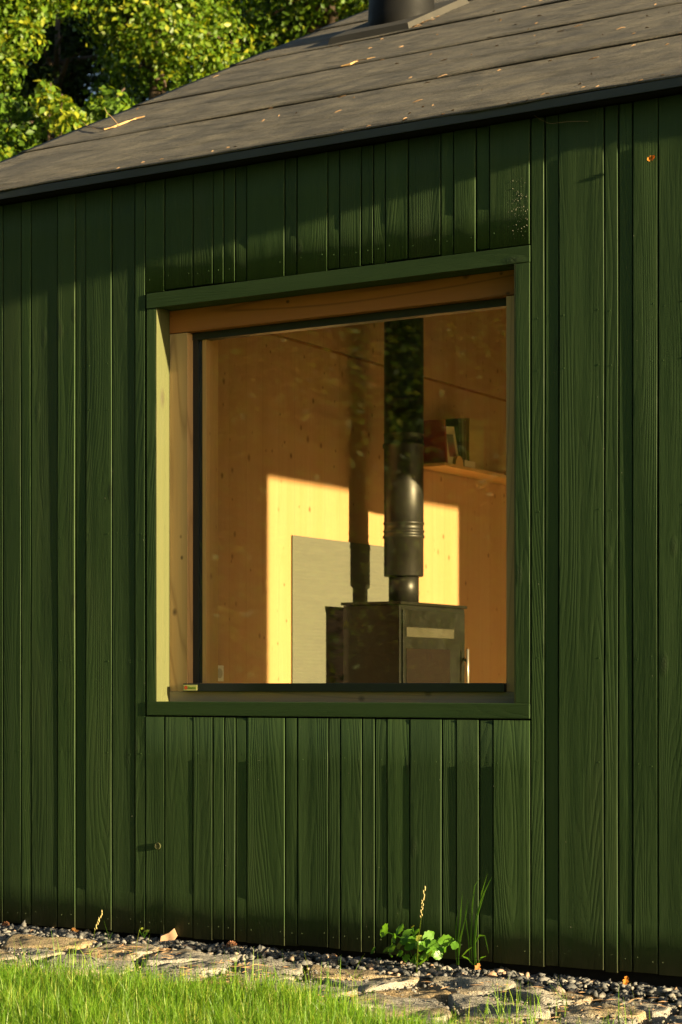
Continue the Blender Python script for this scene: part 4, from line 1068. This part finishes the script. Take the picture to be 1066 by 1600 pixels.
px_tree(80, 17.0, 6.4, specD, 'small young tree with bright leaves close behind the roof edge', 8, 4200, lsize=.070, tr=.07, name='young_tree')
specE = [(x_, y_, r.uniform(-.5, .5), r.uniform(.22, .42), .3) for x_, y_ in [(60, 60), (85, 75), (70, 100), (100, 105), (120, 85), (60, 130), (95, 60), (125, 120), (40, 150), (400, 30), (420, 60), (140, 150), (30, 190)]] + fill(-60, 160, 240, 600, 12, .7, .8, .4)
px_tree(90, 24.5, 11.5, specE, 'sparse dark tree filling the shadow gap between the sunlit crowns', 9, 650, leaf=mat_leaf('shadow_leaves', (.010, .022, .004), (.022, .042, .006), (.06, .07, .012), .2, .7, .1), lsize=.075, tr=.14)  # leaf colour darkened to stand for the shade in the gap
# shaded wood behind
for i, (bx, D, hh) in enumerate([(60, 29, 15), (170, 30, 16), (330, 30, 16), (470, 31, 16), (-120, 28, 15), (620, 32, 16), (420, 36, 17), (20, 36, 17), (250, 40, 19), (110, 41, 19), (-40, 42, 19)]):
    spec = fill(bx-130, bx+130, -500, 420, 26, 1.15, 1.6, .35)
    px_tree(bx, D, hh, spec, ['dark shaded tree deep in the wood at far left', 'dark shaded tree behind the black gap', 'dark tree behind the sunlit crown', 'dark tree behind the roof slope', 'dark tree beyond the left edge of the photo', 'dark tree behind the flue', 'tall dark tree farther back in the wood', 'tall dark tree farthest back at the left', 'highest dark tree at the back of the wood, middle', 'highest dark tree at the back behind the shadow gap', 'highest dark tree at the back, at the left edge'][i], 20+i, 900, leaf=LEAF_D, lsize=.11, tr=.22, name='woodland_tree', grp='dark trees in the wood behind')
# trees to the right behind the cabin: they shade the wood
for i, (x, y) in enumerate([(-2.0, 14.6), (1.2, 15.4), (-1.0, 17.6), (2.6, 18.4), (-.4, 20.6), (3.4, 21.6), (.6, 23.6), (4.6, 25.0), (1.8, 27.2), (5.6, 14.2)]):
    cl = [((r.uniform(-1.7, 1.7), r.uniform(-1.7, 1.7), r.uniform(1.5, 16)), (1.5, 1.5, 1.2), 600, .4) for _ in range(30)]
    tree((x, y, -.1), 17, 'tree standing behind the cabin out of view', cl, leaf=LEAF_D, lsize=.24, tr=.25, name='woodland_tree', grp='trees hidden behind the cabin', seed=40+i)
# wooded bank beyond the meadow, added to keep sky out of the window reflections
xs = [-90+6*i for i in range(31)]; ys = [-75+3*i for i in range(18)]
bank = grid_sheet('sky_block_bank', xs, ys, lambda x, y: -1.2 + 17*max(0, min(1, (-26-y)/18))**1.2 * (1 if x < 12 else max(0, 1-(x-12)/20)) + 1.2*mnoise.noise(Vector((x*.15, y*.15, 2))), mat_plain('wood_floor', (.035, .045, .015), .95, 0, .1, .5, 8, .3)); tag(bank, kind='structure'); bank['label'] = 'dark bank added to keep sky out of the reflections'
# trees in front of the cabin, mirrored in the glass
for i, (x, y, hh) in enumerate([(-7.5, -12, 10), (-10.5, -15, 12), (-5.0, -16, 11), (-13, -11, 12), (-8.5, -20, 14), (-2.0, -18, 13), (-14, -19, 14), (-4.5, -23, 15), (-11, -25, 16), (-17, -14, 13), (1.5, -22, 14), (-18, -24, 15), (5.0, -26, 13), (-13.5, -5, 10), (-17, -7, 12)]):
    cl = [((r.uniform(-1.9, 1.9), r.uniform(-1.9, 1.9), r.uniform(.9, hh-.8)), (1.25, 1.25, 1.0), 2200 if i < 7 else 900, .45) for _ in range(24)]
    tree((x, y, -.1), hh, 'dark tree across the meadow facing the cabin' if i % 2 else 'light green leafy tree across the meadow facing the cabin', cl, leaf=LEAF_D if i % 2 else LEAF, lsize=.085 if i < 7 else .14, tr=.2, name='meadow_tree', grp='trees across the meadow, mirrored in the window', seed=60+i)

S.render.engine = 'CYCLES'
S.cycles.max_bounces = 10; S.cycles.diffuse_bounces = 5; S.cycles.transparent_max_bounces = 24; S.cycles.transmission_bounces = 6
S.cycles.sample_clamp_indirect = 6
